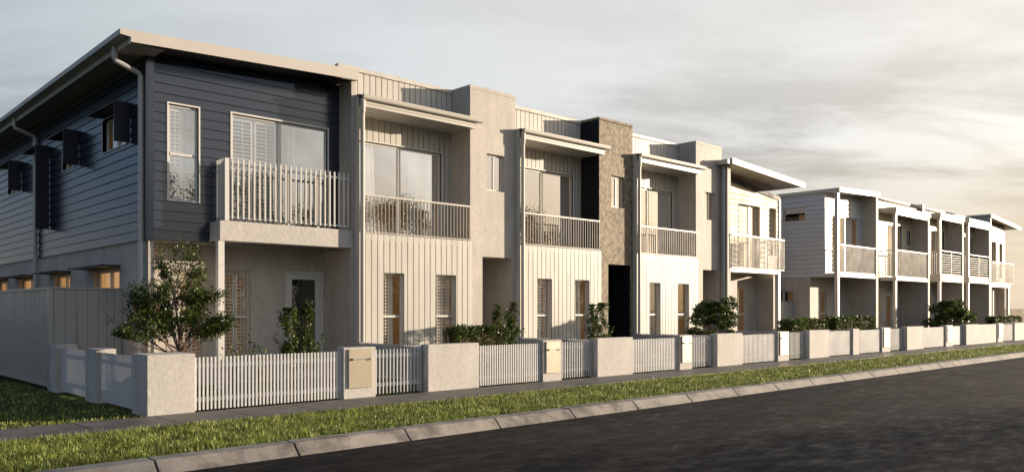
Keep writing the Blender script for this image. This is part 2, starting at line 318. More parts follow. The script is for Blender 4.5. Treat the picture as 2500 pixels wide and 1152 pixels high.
# ------------------------------------------------------------------ windows
def window(par, fr, a0, a1, z0, z1, rec=.08, kind='single', mull=None, fw=.045, fill='room', glass='glass', trim=0, sill=False, room=1.5, roomm='room', label=None, name='window'):
    f = MB(); dp = .05
    def bar(b0, b1, c0, c1, d0=0, d1=dp): fr.box(f, b0, b1, rec+d0, rec+d1, c0, c1)
    bar(a0, a0+fw, z0, z1); bar(a1-fw, a1, z0, z1); bar(a0+fw, a1-fw, z1-fw, z1, .001); bar(a0+fw, a1-fw, z0, z0+fw, .001)
    if kind == 'hung': zm = (z0+z1)/2 if mull is None else mull; bar(a0+fw, a1-fw, zm-.028, zm+.028, -.012)
    if kind == 'slider':
        am = (a0+a1)/2 if mull is None else mull; bar(am-.045, am+.045, z0+fw, z1-fw, -.012)
    if kind == 'vert': am = (a0+a1)/2 if mull is None else mull; bar(am-.02, am+.02, z0+fw, z1-fw, -.005)
    if trim:   # architrave proud of the wall
        t = trim
        for (b0,b1,c0,c1) in ((a0-t,a0,z0-t,z1+t),(a1,a1+t,z0-t,z1+t),(a0,a1,z1,z1+t),(a0,a1,z0-t,z0)): fr.box(f, b0, b1, -.03, rec+.02, c0, c1)
    w = f.build(name, 'white', par)
    if label: w['label'] = label
    g = MB(); g.quad(fr.pt(a0+fw,rec+.025,z0+fw), fr.pt(a1-fw,rec+.025,z0+fw), fr.pt(a1-fw,rec+.025,z1-fw), fr.pt(a0+fw,rec+.025,z1-fw)); g.build('pane', glass, w)
    # room lining behind
    rm = MB(); e = .0
    if fill != 'none':
        d0, d1 = rec+.055, rec+room; b0, b1, c0, c1 = a0-.25, a1+.35, z0-.02, z1+.1
        P = fr.pt
        rm.quad(P(b0,d1,c0),P(b1,d1,c0),P(b1,d1,c1),P(b0,d1,c1))
        rm.quad(P(b0,d0,c0),P(b0,d1,c0),P(b0,d1,c1),P(b0,d0,c1)); rm.quad(P(b1,d0,c0),P(b1,d1,c0),P(b1,d1,c1),P(b1,d0,c1))
        rm.quad(P(b0,d0,c0),P(b1,d0,c0),P(b1,d1,c0),P(b0,d1,c0)); rm.quad(P(b0,d0,c1),P(b1,d0,c1),P(b1,d1,c1),P(b0,d1,c1))
        # front returns
        rm.quad(P(b0,d0,c0),P(a0,d0,c0),P(a0,d0,c1),P(b0,d0,c1)); rm.quad(P(a1,d0,c0),P(b1,d0,c0),P(b1,d0,c1),P(a1,d0,c1)); rm.quad(P(a0,d0,z1),P(a1,d0,z1),P(a1,d0,c1),P(a0,d0,c1))
        rm.build('room_lining', roomm, w)
    fills = fill.split('+')
    for fl in fills:
        if fl.startswith('shutter'):
            s = MB(); spans = eval(fl[7:]) if len(fl) > 7 else [(0, 1)]
            for (p, q) in spans:
                b0 = a0+fw+(a1-a0-2*fw)*p; b1 = a0+fw+(a1-a0-2*fw)*q; d = rec+.1
                fr.box(s, b0, b0+.045, d, d+.03, z0+.02, z1-.02); fr.box(s, b1-.045, b1, d, d+.03, z0+.02, z1-.02)
                fr.box(s, b0+.045, b1-.045, d, d+.03, z1-.1, z1-.02); fr.box(s, b0+.045, b1-.045, d, d+.03, z0+.02, z0+.1)
                zz = z0+.12
                while zz < z1-.12:
                    P = fr.pt; s.quad(P(b0+.045,d-.02,zz), P(b1-.045,d-.02,zz), P(b1-.045,d+.03,zz+.03), P(b0+.045,d+.03,zz+.03))
                    s.quad(P(b0+.045,d-.02,zz), P(b1-.045,d-.02,zz), P(b1-.045,d-.02,zz+.014), P(b0+.045,d-.02,zz+.014)); zz += .088
                m_ = (b0+b1)/2; fr.box(s, m_-.006, m_+.006, d-.032, d-.022, z0+.1, z1-.1)
            s.build('shutter', 'shutter', w)
        if fl.startswith('curtain'):
            s = MB()
            for (p, q) in (eval(fl[7:]) if len(fl) > 7 else [(0, 1)]):
                b0 = a0+(a1-a0)*p; b1 = a0+(a1-a0)*q; n = max(8, int((b1-b0)*60)); rows = 6
                pts = []
                for j in range(rows+1):
                    t = j/rows; zz = z1-.03-(z1-z0-.05)*t
                    for i in range(n+1):
                        u = i/n; a = b0+(b1-b0)*(u*(1-.12*(1-t)) if p < .5 else 1-(1-u)*(1-.12*(1-t)))
                        pts.append(fr.pt(a, rec+.16+.035*math.sin(u*(b1-b0)*48+math.sin(t*3+p*5)*.6)+.012*math.sin(u*31+t*2), zz))
                s.add(pts, [(j*(n+1)+i, j*(n+1)+i+1, (j+1)*(n+1)+i+1, (j+1)*(n+1)+i) for j in range(rows) for i in range(n)])
            s.build('curtain', 'curtain', w, smooth=True)
        if fl == 'blind':
            s = MB(); fr.box(s, a0+fw, a1-fw, rec+.07, rec+.075, z1-(z1-z0)*.42, z1-fw); s.build('roller_blind', 'curtain', w)
    if sill:
        s = MB(); fr.box(s, a0-.03, a1+.03, -.04, rec, z0-.04, z0); s.build('sill', 'white', w)
    return w
def front_door(par, fr, a0, a1, z0, z1, rec=.08, lining='room'):
    f = MB(); fw = .07
    fr.box(f, a0, a0+fw, rec-.03, rec+.06, z0, z1); fr.box(f, a1-fw, a1, rec-.03, rec+.06, z0, z1); fr.box(f, a0+fw, a1-fw, rec-.03, rec+.06, z1-fw, z1)
    d = f.build('front_door', 'white', par)
    b0, b1, c1 = a0+fw+.005, a1-fw-.005, z1-fw-.005; s = .13
    g = MB(); 
    for (p,q,u,v) in ((b0,b0+s,z0,c1),(b1-s,b1,z0,c1),(b0+s,b1-s,c1-s,c1),(b0+s,b1-s,z0,z0+.25)): fr.box(g, p, q, rec, rec+.04, u, v)
    leaf = g.build('door_leaf', 'white', d)
    g = MB(); g.quad(fr.pt(b0+s,rec+.02,z0+.25), fr.pt(b1-s,rec+.02,z0+.25), fr.pt(b1-s,rec+.02,c1-s), fr.pt(b0+s,rec+.02,c1-s)); g.build('door_pane', 'glass', d)
    g = MB(); g.tube([fr.pt(b0+.06,rec-.03,z0+.85), fr.pt(b0+.06,rec-.03,z0+1.25)], .012, 8); g.build('door_handle', 'chrome', d)
    g = MB(); P = fr.pt
    g.quad(P(b0-.3,1.4,z0),P(b1+.3,1.4,z0),P(b1+.3,1.4,z1),P(b0-.3,1.4,z1)); g.quad(P(b0-.3,rec+.1,z0),P(b0-.3,1.4,z0),P(b0-.3,1.4,z1),P(b0-.3,rec+.1,z1)); g.quad(P(b1+.3,rec+.1,z0),P(b1+.3,1.4,z0),P(b1+.3,1.4,z1),P(b1+.3,rec+.1,z1))
    g.quad(P(b0-.3,rec+.1,z1),P(b1+.3,rec+.1,z1),P(b1+.3,1.4,z1),P(b0-.3,1.4,z1))
    g.build('hall_lining', lining, d); return d
def balustrade(par, x0, x1, y, z0, z1, pitch=.113, bw=.016, rail=True, left=None, right=None, horiz=False, mat='trim', bd=.014):
    rr = MB()
    rr.box(x0, x1, y-.03, y+.035, z1-.045, z1)
    if left: rr.box(x0, x0+.06, y+.036, left, z1-.045, z1)
    if right: rr.box(x1-.06, x1, y+.036, right, z1-.045, z1)
    if not horiz: rr.box(x0, x1, y-.009, y+.009, z0+.02, z0+.045)
    r = rr.build('railing', mat, par)
    b = MB()
    if horiz:
        n = 9
        for i in range(n): zz = z0+.05+(z1-z0-.15)*i/n; b.box(x0, x1, y-.008, y+.008, zz, zz+.022)
        for i in range(1, 3): b.box(x0+(x1-x0)*i/2-.02, x0+(x1-x0)*i/2+.02, y-.016, y+.016, z0, z1-.045)
    else:
        n = int((x1-x0)/pitch)
        for i in range(n+1):
            xx = x0+.012+i*(x1-x0-.024-bw)/n; b.box(xx, xx+bw, y-bd, y+bd, z0+.0, z1-.046)
    if left:
        n = int((left-y)/pitch)
        for i in range(1, n+1): yy = y+i*(left-y)/(n+1); b.box(x0+.02, x0+.04, yy, yy+bw, z0, z1-.046)
    if right:
        n = int((right-y)/pitch)
        for i in range(1, n+1): yy = y+i*(right-y)/(n+1); b.box(x1-.04, x1-.02, yy, yy+bw, z0, z1-.046)
    b.build('balusters', 'rail', r); return r
def gutter_prof(y, z, s=1):   # rounded front gutter, front faces -Y
    pts = [(y+.11*s, z+.10*s)]
    pts += [(y+.11*s, z), (y+.05*s, z-.005*s)]
    for k in range(7):
        a = math.pi*1.5 - k*math.pi/2/6
        pts.append((y+.05*s+.05*s*math.cos(a), z+.05*s+.055*s*math.sin(a)))
    pts += [(y-.008*s, z+.075*s), (y-.012*s, z+.1*s), (y, z+.105*s)]
    return pts

# ------------------------------------------------------------------ HOUSE 1 : dark blue end house
G1 = 'two storey townhouses of the near row'
h1 = thing('townhouse', 'dark navy weatherboard end townhouse with skillion roof, nearest of the row', 'house', (6.3, 18.08, 0), G1)
FU, FL_ = Fr('F', 18.08), Fr('F', 18.78)
LU, LL = Fr('L', 6.27), Fr('L', 6.3)
hA = (6.72, 7.38, 4.16, 6.25); hB = (8.16, 10.65, 3.74, 6.27)
weatherboard(FU, 6.4, 10.998, 3.25, 7.44, [hA, hB]).build('weatherboard_wall', 'navy', h1, )
b = MB(); b.box(6.275, 6.405, 18.035, 18.09, 3.24, 7.2); b.box(6.235, 6.275, 18.04, 18.16, 3.24, 7.06); b.build('corner_board', 'navy', h1)
ww = [(19.3, 21.0, 5.5, 6.28), (23.1, 24.4, 5.5, 6.28), (25.9, 27.2, 4.2, 6.28), (29.15, 30.7, 5.5, 6.28)]
weatherboard(LU, 18.16, 36, 3.25, 7.12, ww, lap=.02).build('weatherboard_wall', 'navy', h1)
lw = [(19.95, 21.85, 1.75, 2.68), (23.9, 25.4, 1.75, 2.68), (27.44, 29.4, 1.75, 2.68), (31.0, 32.6, 1.75, 2.68)]
plain_wall(LL, 18.78, 36, -.05, 3.25, lw).build('wall', 'stucco', h1)
gw = [(7.22, 7.86, .45, 2.69), (8.33, 8.95, .45, 2.69), (9.88, 10.96, .02, 2.72)]
plain_wall(FL_, 6.3, 10.998, -.05, 3.3, gw).build('wall', 'stucco', h1)
b = MB(); b.box(6.3, 6.42, 18.09, 18.779, -.05, 3.245); b.build('corner_pier', 'stucco', h1)
b = MB(); b.quad((6.3,18.06,3.26),(11,18.06,3.26),(11,18.78,3.26),(6.3,18.78,3.26)); b.build('soffit', 'eave', h1)
# rear / core walls
b = MB(); b.quad((6.3,36,-.05),(11.13,36,-.05),(11.13,36,7.4),(6.3,36,7.4)); b.quad((11.12,18.9,-.05),(11.12,36,-.05),(11.12,36,7.4),(11.12,18.9,7.4)); b.build('rear_wall', 'stucco', h1)
Box(11.0, 11.13, 17.5, 18.9, -.05, 7.47).build('party_wall', 'stucco', h1)
b = MB(); b.box(7.63, 10.999, 17.5, 18.06, 3.28, 3.72); b.box(7.63, 10.999, 18.061, 18.779, 3.27, 3.29); b.build('balcony_slab', 'pier', h1)
Box(7.7, 10.99, 17.56, 18.04, 3.721, 3.735).build('balcony_floor', 'deck', h1)
Box(7.6, 7.74, 17.52, 17.66, 0, 3.28).build('post', 'white', h1)
# balcony balustrade: flat pickets fixed outside the rails
r_ = MB()
yb = 17.56
for (z0, z1) in ((4.98, 5.03), (3.8, 3.84)): r_.box(7.83, 10.97, yb, yb+.03, z0, z1); r_.box(7.80, 7.83, yb, 18.06, z0, z1)
r_.box(7.76, 7.86, yb-.02, yb+.05, 3.735, 5.13); r_.box(9.32, 9.38, yb+.03, yb+.08, 3.735, 4.98); r_.box(10.1, 10.15, yb+.03, yb+.08, 3.735, 4.98)
rl = r_.build('railing', 'white', h1)
p_ = MB(); n = 24
for i in range(n): x = 7.93+i*(10.93-7.93)/(n-1); p_.box(x-.017, x+.017, yb-.036, yb-.001, 3.78, 5.13)
for i in range(5): y = yb+.1+i*.085; p_.box(7.775, 7.793, y, y+.038, 3.78, 5.13)
p_.build('balusters', 'white', rl)
window(h1, FU, *hA, rec=.04, kind='hung', mull=5.17, trim=.035, fill='shutter[(0,.5),(.5,1)]', glass='glass_up', roomm='room_dark')
window(h1, FU, *hB, rec=.04, kind='slider', mull=9.37, trim=.04, fill='shutter[(0,.22),(.24,.47),(.52,.68)]', glass='glass_up', roomm='room_dark', name='sliding_door')
window(h1, FL_, *gw[0], rec=.09, kind='hung', fill='shutter[(0,.48),(.52,1)]')
window(h1, FL_, *gw[1], rec=.09, kind='hung', fill='shutter[(0,.48),(.52,1)]')
front_door(h1, FL_, *gw[2], rec=.06, lining='room_dark')
for (a0, a1, z0, z1) in ww:
    window(h1, LU, a0, a1, z0, z1, rec=.07, kind='slider', trim=.02, fill='blind', glass='glass_up')
for (a0, a1, z0, z1) in lw:
    w = window(h1, LL, a0, a1, z0, z1, rec=.12, kind='slider', fill='room', sill=True, glass='glass_side', roomm='room_glow')
    Box(5.85, 6.29, a0-.1, a1+.55, 2.74, 2.775).build('window_hood', 'navy_steel', w)
# side sun hoods with blades
for (ya, yc, z0, z1, out) in ((19.1, 21.05, 5.47, 6.37, .34), (23.0, 24.6, 5.47, 6.37, .34), (25.78, 27.4, 4.02, 6.37, .34), (29.02, 30.8, 5.45, 6.37, .34)):
    s = MB(); s.box(6.25-out, 6.25, ya-.03, ya+.0, z0, z1); o1 = s.build('sun_blade', 'navy_steel', h1)
    s = MB(); s.box(6.25-out, 6.25, ya+.001, yc, z1-.03, z1); s.build('sun_hood', 'navy_steel', h1)
# roof
def zr(x): return 7.42 + (x-5.5)*.0525
b = MB(); b.add([(5.52,17.42,zr(5.52)-.03),(11.13,17.42,zr(11.13)-.03),(11.13,36.5,zr(11.13)-.03),(5.52,36.5,zr(5.52)-.03),(5.52,17.42,zr(5.52)),(11.13,17.42,zr(11.13)),(11.13,36.5,zr(11.13)),(5.52,36.5,zr(5.52))],
    [(0,3,2,1),(4,5,6,7),(0,1,5,4),(1,2,6,5),(2,3,7,6),(3,0,4,7)]); rf = b.build('roof', 'roof', h1)
b = MB(); pf = [(5.5,zr(5.5)-.1),(5.71,zr(5.71)-.13),(5.71,zr(5.71)-.23),(11.13,zr(11.13)-.25),(11.13,zr(11.13)+.01),(5.5,zr(5.5)+.01)]
b.prism(pf, 17.37, 17.41, 'y'); b.build('fascia', 'trim', rf)
b = MB(); b.box(5.50, 5.53, 17.412, 36.5, 7.32, 7.43); b.quad((5.5,17.412,7.318),(5.7,17.412,7.3),(5.7,36.5,7.3),(5.5,36.5,7.318)); b.box(5.69, 5.71, 17.412, 36.5, 7.2-.02, 7.3); b.build('eave_gutter', 'trim', rf)
b = MB(); b.quad((5.71,17.412,7.19),(6.4,17.412,7.19),(6.4,36.5,7.19),(5.71,36.5,7.19)); b.build('soffit', 'eave', rf); b = MB(); b.quad((6.0,17.412,7.2),(11.13,17.412,7.46),(11.13,18.2,7.5),(6.0,18.2,7.26)); b.build('soffit', 'frieze', rf)  # front soffit near-black: shadow under the eave put into its colour
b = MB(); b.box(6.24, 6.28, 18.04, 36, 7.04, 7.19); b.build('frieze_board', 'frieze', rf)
for yy in (18.22, 27.0):
    s = MB(); s.tube([(5.66, yy, 7.29), (5.66, yy, 7.04), (5.68, yy, 6.995), (6.14, yy, 6.83), (6.19, yy, 6.77), (6.19, yy, 6.5), (6.19, yy, .0)], .058, 12); s.build('downpipe', 'pipe', h1, smooth=False)

# ------------------------------------------------------------------ HOUSES 2-4 : pale terraces with towers
def terrace(X0, towmat, label, nwin, fillspec, dark=False, capmat=None):
    h = thing('townhouse', label, 'house', (X0, 17.4, 0), G1)
    xL, xT, xR = X0+.0, X0+3.82, X0+5.58       # party line, tower left, tower right
    fw_ = Fr('F', 17.4); ft = Fr('F', 17.5); fb = Fr('F', 18.31)
    holes = [(X0+.82, X0+1.47, .45, 2.69), (X0+2.53, X0+3.22, .45, 2.69)]
    seamed(fw_, X0+.08, xT-.002, -.05, 3.67, holes, pitch=.187, dep=.12).build('cladding', 'cladding', h)
    b = MB(); b.quad((X0+.08,17.4,-.05),(X0+.08,17.6,-.05),(X0+.08,17.6,3.67),(X0+.08,17.4,3.67)); pass
    b.quad((X0+.08,17.4,3.67),(X0+.08,17.6,3.67),(X0+.08,18.3,3.67),(X0+.08,18.3,3.6)); b.build('cladding_return', 'cladding', h)
    for i, hh in enumerate(holes): window(h, fw_, *hh, rec=.11, kind='hung', fill=fillspec[i], fw=.04)
    Box(X0+.085, xT-.002, 17.402, 18.308, 3.5, 3.66).build('balcony_floor', 'deck', h)
    balustrade(h, X0+.2, xT-.06, 17.44, 3.675, 4.66)
    # left side wall of the recess (party wall)
    Box(X0+.001, X0+.079, 17.37, 18.3, -.05, 7.085).build('party_wall', 'cladding', h)
    sl = (X0+.32, X0+3.42, 3.68, 6.2)
    seamed(fb, X0+.12, xT, 3.66, 6.84, [sl], pitch=.187, dep=.07, off=.05).build('cladding', 'cladding', h)
    window(h, fb, *sl, rec=.05, kind='slider', mull=X0+1.98, fill=fillspec[2], glass='glass_up', fw=.06, trim=.03, room=1.8, name='sliding_door', roomm='room')
    # porch roof, beam, gutter
    b = MB(); b.box(X0+.1, xT+.02, 17.35, 18.3, 6.83, 6.845); b.build('soffit', 'trim', h)
    b = MB(); b.box(X0+.1, xT+.05, 17.315, 17.349, 6.83, 6.90); b.box(X0+.1, xT+.06, 17.30, 17.348, 6.905, 7.0); b.build('fascia', 'trim', h)
    b = MB(); b.prism(gutter_prof(17.18, 6.99, 1.1), X0+.09, xT+.2); b.build('gutter', 'trim', h)
    b = MB(); b.quad((X0+.0,17.25,7.09),(xT+.0,17.25,7.09),(xT,18.31,7.14),(X0,18.31,7.14)); b.build('porch_roof', 'roof', h)
    s = MB(); s.tube([(X0+.125, 17.29, 7.0), (X0+.125, 17.29, 6.66)], .066, 12); s.tube([(X0+.125, 17.3, 6.7), (X0+.125, 17.3, .0)], .056, 12); s.build('downpipe', 'trim', h)
    # parapet wall behind porch roof
    seamed(fb, X0+.02, xT, 7.1, 7.98, pitch=.187, off=.05).build('parapet', 'cladding', h)
    b = MB(); b.box(X0+.02, xT-.001, 18.27, 18.45, 7.98, 8.09); b.build('parapet_cap', 'cladding', h)
    Box(X0+.02, xR, 18.46, 34, 7.4, 7.95).build('roof', 'roof', h)
    # tower
    tw = (X0+4.44, X0+5.14, 5.18, 6.24); dr = (X0+4.28, X0+5.44, -.05, 3.26)
    mb = plain_wall(ft, xT, xR, -.05, 7.98, [tw], dep=.13) if False else MB()
    for c in cells(xT, xR, -.05, 8.0, [tw, dr]): mb.quad(ft.pt(c[0],0,c[2]), ft.pt(c[1],0,c[2]), ft.pt(c[1],0,c[3]), ft.pt(c[0],0,c[3]))
    reveal(mb, ft, [tw], .14); a0, a1, z0, z1 = dr
    if dark: mb.build('tower', 'sunlit_stucco', h); mb = MB(); towmat = 'shaded_stucco'  # lit front and shaded returns of one render coloured separately
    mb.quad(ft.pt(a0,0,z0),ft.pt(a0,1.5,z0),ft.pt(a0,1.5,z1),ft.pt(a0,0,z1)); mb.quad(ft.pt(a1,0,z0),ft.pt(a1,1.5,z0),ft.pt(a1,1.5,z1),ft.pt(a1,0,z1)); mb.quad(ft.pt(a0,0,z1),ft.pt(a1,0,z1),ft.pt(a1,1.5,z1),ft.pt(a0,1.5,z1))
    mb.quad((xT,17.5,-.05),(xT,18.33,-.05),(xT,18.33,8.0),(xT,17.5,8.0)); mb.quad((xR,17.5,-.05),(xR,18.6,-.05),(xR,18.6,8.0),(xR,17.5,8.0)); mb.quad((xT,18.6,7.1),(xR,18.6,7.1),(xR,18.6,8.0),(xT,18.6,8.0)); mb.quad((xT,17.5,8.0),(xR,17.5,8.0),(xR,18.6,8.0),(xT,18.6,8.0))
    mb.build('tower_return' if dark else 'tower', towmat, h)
    c_ = MB(); c_.box(xT-.008, xR+.008, 17.49, 18.6, 8.0 if not dark else 8.02, 8.1); c_.build('tower_cap', 'sunlit_stucco' if dark else towmat, h)
    window(h, ft, *tw, rec=.1, kind='vert', fill='curtain[(0,.25)]', glass='glass_up', fw=.05, roomm='room')
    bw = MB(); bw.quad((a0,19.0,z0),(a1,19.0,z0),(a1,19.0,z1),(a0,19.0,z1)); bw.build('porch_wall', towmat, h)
    front_door(h, Fr('F', 18.93), a0+.1, a1-.1, 0, 2.4, rec=.02)
    # rear
    b = MB(); b.quad((xL,34,-.05),(xR,34,-.05),(xR,34,7.95),(xL,34,7.95)); b.build('rear_wall', 'stucco', h)
    return h
S1 = 'shutter[(0,.5)]+curtain[(.5,.72)]'; S2 = 'shutter[(0,.5),(.52,1)]'
terrace(11.07, 'stucco', 'pale townhouse beside the navy end house, with white curtains and a beige rendered tower', 2, [S1, 'shutter[(0,.45),(.5,.95)]', 'curtain[(0,.33),(.66,.8),(.86,1)]'])
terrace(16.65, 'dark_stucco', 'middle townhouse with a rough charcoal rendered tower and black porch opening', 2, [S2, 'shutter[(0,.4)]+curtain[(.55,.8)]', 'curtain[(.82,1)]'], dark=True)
terrace(22.23, 'stucco', 'pale townhouse with cream tower between the charcoal tower and the cream gabled end house', 2, [S2, 'shutter[(0,.3)]', 'curtain[(.7,1)]'])

# ------------------------------------------------------------------ HOUSE 5 : cream end house with sloping roof
h5 = thing('townhouse', 'cream weatherboard end townhouse with a roof sloping down to the right', 'house', (27.8, 17.2, 0), G1)
Box(27.75, 27.97, 17.2, 18.6, -.05, 7.38).build('party_wall', 'stucco', h5)
F5, G5 = Fr('F', 18.0), Fr('F', 18.35)
w5 = [(29.86, 31.56, 3.42, 6.13), (32.36, 32.93, 4.1, 6.16)]
weatherboard(F5, 27.97, 33.22, 3.3, 6.55, w5).build('weatherboard_wall', 'cream_board', h5)
b = MB(); b.add([(27.97,18.0,6.5),(33.22,18.0,6.5),(33.22,18.0,6.62),(27.97,18.0,7.16)], [(0,1,2,3)]); b.build('gable_wall', 'cream_board', h5)
b = MB(); 
for k in range(1, 4): zz = 6.5+.213*k-.15; xe = 33.2-(zz-6.55)/.54*4.6; b.box(27.98, xe, 17.985, 17.999, zz-.004, zz+.012)
b.build('weatherboard_lap', 'cream_board', h5)
b = MB(); b.prism([(27.97,7.1),(33.24,6.54),(33.24,6.72),(27.97,7.32)], 17.955, 17.98, 'y'); b.build('frieze_board', 'frieze', h5)
Box(33.16, 33.27, 17.95, 18.05, 3.3, 6.6).build('corner_board', 'white', h5)
window(h5, F5, *w5[0], rec=.14, kind='slider', mull=30.95, glass='glass_bright', fw=.05, fill='curtain[(.1,.3)]', name='sliding_door')
window(h5, F5, *w5[1], rec=.14, kind='hung', mull=4.95, glass='glass_bright')
g5 = [(30.42, 31.08, .45, 2.66), (28.5, 29.4, .0, 2.66)]
plain_wall(G5, 27.97, 33.2, -.05, 3.3, g5).build('wall', 'stucco', h5)
window(h5, G5, *g5[0], rec=.06, kind='hung', fill='shutter[(0,.5)]'); front_door(h5, G5, *g5[1])
Box(32.0, 32.12, 17.6, 18.349, -.05, 3.2).build('fin_wall', 'stucco', h5)
b = MB(); b.quad((33.26,18.0,-.05),(33.26,32,-.05),(33.26,32,6.7),(33.26,18.0,6.7)); b.quad((27.97,32,-.05),(33.26,32,-.05),(33.26,32,6.7),(27.97,32,7.3)); b.build('rear_wall', 'stucco', h5)
b = MB(); b.box(27.971, 31.85, 17.2, 17.99, 3.23, 3.36); b.build('balcony_slab', 'trim', h5)
b = MB(); b.box(27.97, 33.2, 17.99, 18.36, 3.26, 3.3); b.build('soffit', 'eave', h5)
balustrade(h5, 27.98, 32.1, 17.16, 3.37, 4.7, pitch=.1, bw=.018, right=17.98, bd=.015)
Box(31.74, 31.9, 17.22, 17.36, 0, 3.23).build('post', 'white', h5)
def z5(x): return 7.58-(x-27.7)*.0595
b = MB(); b.add([(27.68,16.98,z5(27.68)-.16),(33.5,16.98,z5(33.5)-.16),(33.5,32.5,z5(33.5)-.16),(27.68,32.5,z5(27.68)-.16),(27.68,16.98,z5(27.68)),(33.5,16.98,z5(33.5)),(33.5,32.5,z5(33.5)),(27.68,32.5,z5(27.68))],
    [(0,3,2,1),(4,5,6,7),(0,1,5,4),(1,2,6,5),(2,3,7,6),(3,0,4,7)]); rf = b.build('roof', 'trim', h5)
b = MB(); b.prism([(27.68,z5(27.68)-.21),(33.5,z5(33.5)-.21),(33.5,z5(33.5)+.015),(27.68,z5(27.68)+.015)], 16.93, 16.978, 'y'); b.build('fascia', 'cladding', rf)
b = MB(); b.tube([(33.53, 16.95, z5(33.5)-.05), (33.53, 32, z5(33.5)-.05)], .06, 10); b.build('gutter', 'white', rf)
Box(27.44, 27.67, 16.99, 17.5, 7.36, 7.52).build('gutter_end', 'trim', rf)
s = MB(); s.tube([(27.68, 17.32, 7.3), (27.68, 17.32, 0)], .045, 10); s.build('downpipe', 'pipe', h5)

# ------------------------------------------------------------------ SECOND ROW
G2 = 'two storey townhouses of the far row'
def quadbox(mb, p):   # sloped slab: x0,x1,y0,y1, zl0,zl1 (left bottom/top), zr0,zr1
    x0,x1,y0,y1,a,b_,c,d = p
    mb.add([(x0,y0,a),(x1,y0,c),(x1,y1,c),(x0,y1,a),(x0,y0,b_),(x1,y0,d),(x1,y1,d),(x0,y1,b_)], [(0,3,2,1),(4,5,6,7),(0,1,5,4),(1,2,6,5),(2,3,7,6),(3,0,4,7)])
b1 = thing('townhouse', 'pale grey weatherboard townhouse with a small side window, first house of the far row', 'house', (37, 17.0, 0), G2)
L1 = Fr('L', 37.0); sw = [(18.68, 19.8, 6.0, 6.68)]
weatherboard(L1, 17.72, 32, 3.28, 7.25, sw, lap=.018).build('weatherboard_wall', 'grey_board', b1)
window(b1, L1, *sw[0], rec=.03, trim=.05, fill='blind', glass='glass', roomm='room_dark')
sl = [(19.3, 20.4, 1.9, 2.66)]
plain_wall(L1, 18.45, 32, -.05, 3.28, sl).build('wall', 'stucco', b1); window(b1, L1, *sl[0], rec=.08, kind='slider', roomm='room_dark')
U = Fr('F', 17.72); Gd = Fr('F', 18.45)
uw = [(37.75, 38.2, 3.5, 6.27), (38.57, 40.62, 3.5, 6.27)]
weatherboard(U, 37.0, 41.04, 3.28, 7.3, uw, lap=.015).build('weatherboard_wall', 'grey_board', b1)
window(b1, U, *uw[0], rec=.05, fill='curtain'); window(b1, U, *uw[1], rec=.05, kind='slider', mull=39.2, fill='curtain[(.4,.9)]', name='sliding_door')
Box(36.985, 37.07, 17.685, 17.72, 3.28, 7.2).build('corner_board', 'white', b1)
gwn = [(38.07, 38.77, .45, 2.68), (39.47, 40.2, .45, 2.68)]
plain_wall(Gd, 37.0, 41.04, -.05, 3.3, gwn).build('wall', 'stucco', b1)
for g in gwn: window(b1, Gd, *g, rec=.07, kind='hung')
Box(41.04, 41.3, 17.0, 18.6, -.05, 7.4).build('party_wall', 'stucco', b1)
b = MB(); b.box(37.05, 41.039, 17.02, 17.71, 3.28, 3.45); b.build('balcony_slab', 'trim', b1)
b = MB(); b.quad((37,17.71,3.275),(41.04,17.71,3.275),(41.04,18.45,3.275),(37,18.45,3.275)); b.build('soffit', 'eave', b1)
balustrade(b1, 37.1, 41.0, 17.04, 3.46, 4.79, pitch=.115, left=17.69, bd=.008)
Box(36.92, 37.1, 17.05, 17.22, 0, 7.22).build('post', 'trim', b1)
b = MB(); quadbox(b, (36.9, 41.42, 16.98, 32.5, 7.25, 7.4, 7.42, 7.6)); rf = b.build('roof', 'trim', b1)
b = MB(); quadbox(b, (36.9, 41.42, 16.94, 16.978, 7.2, 7.41, 7.37, 7.61)); b.build('fascia', 'cladding', rf)

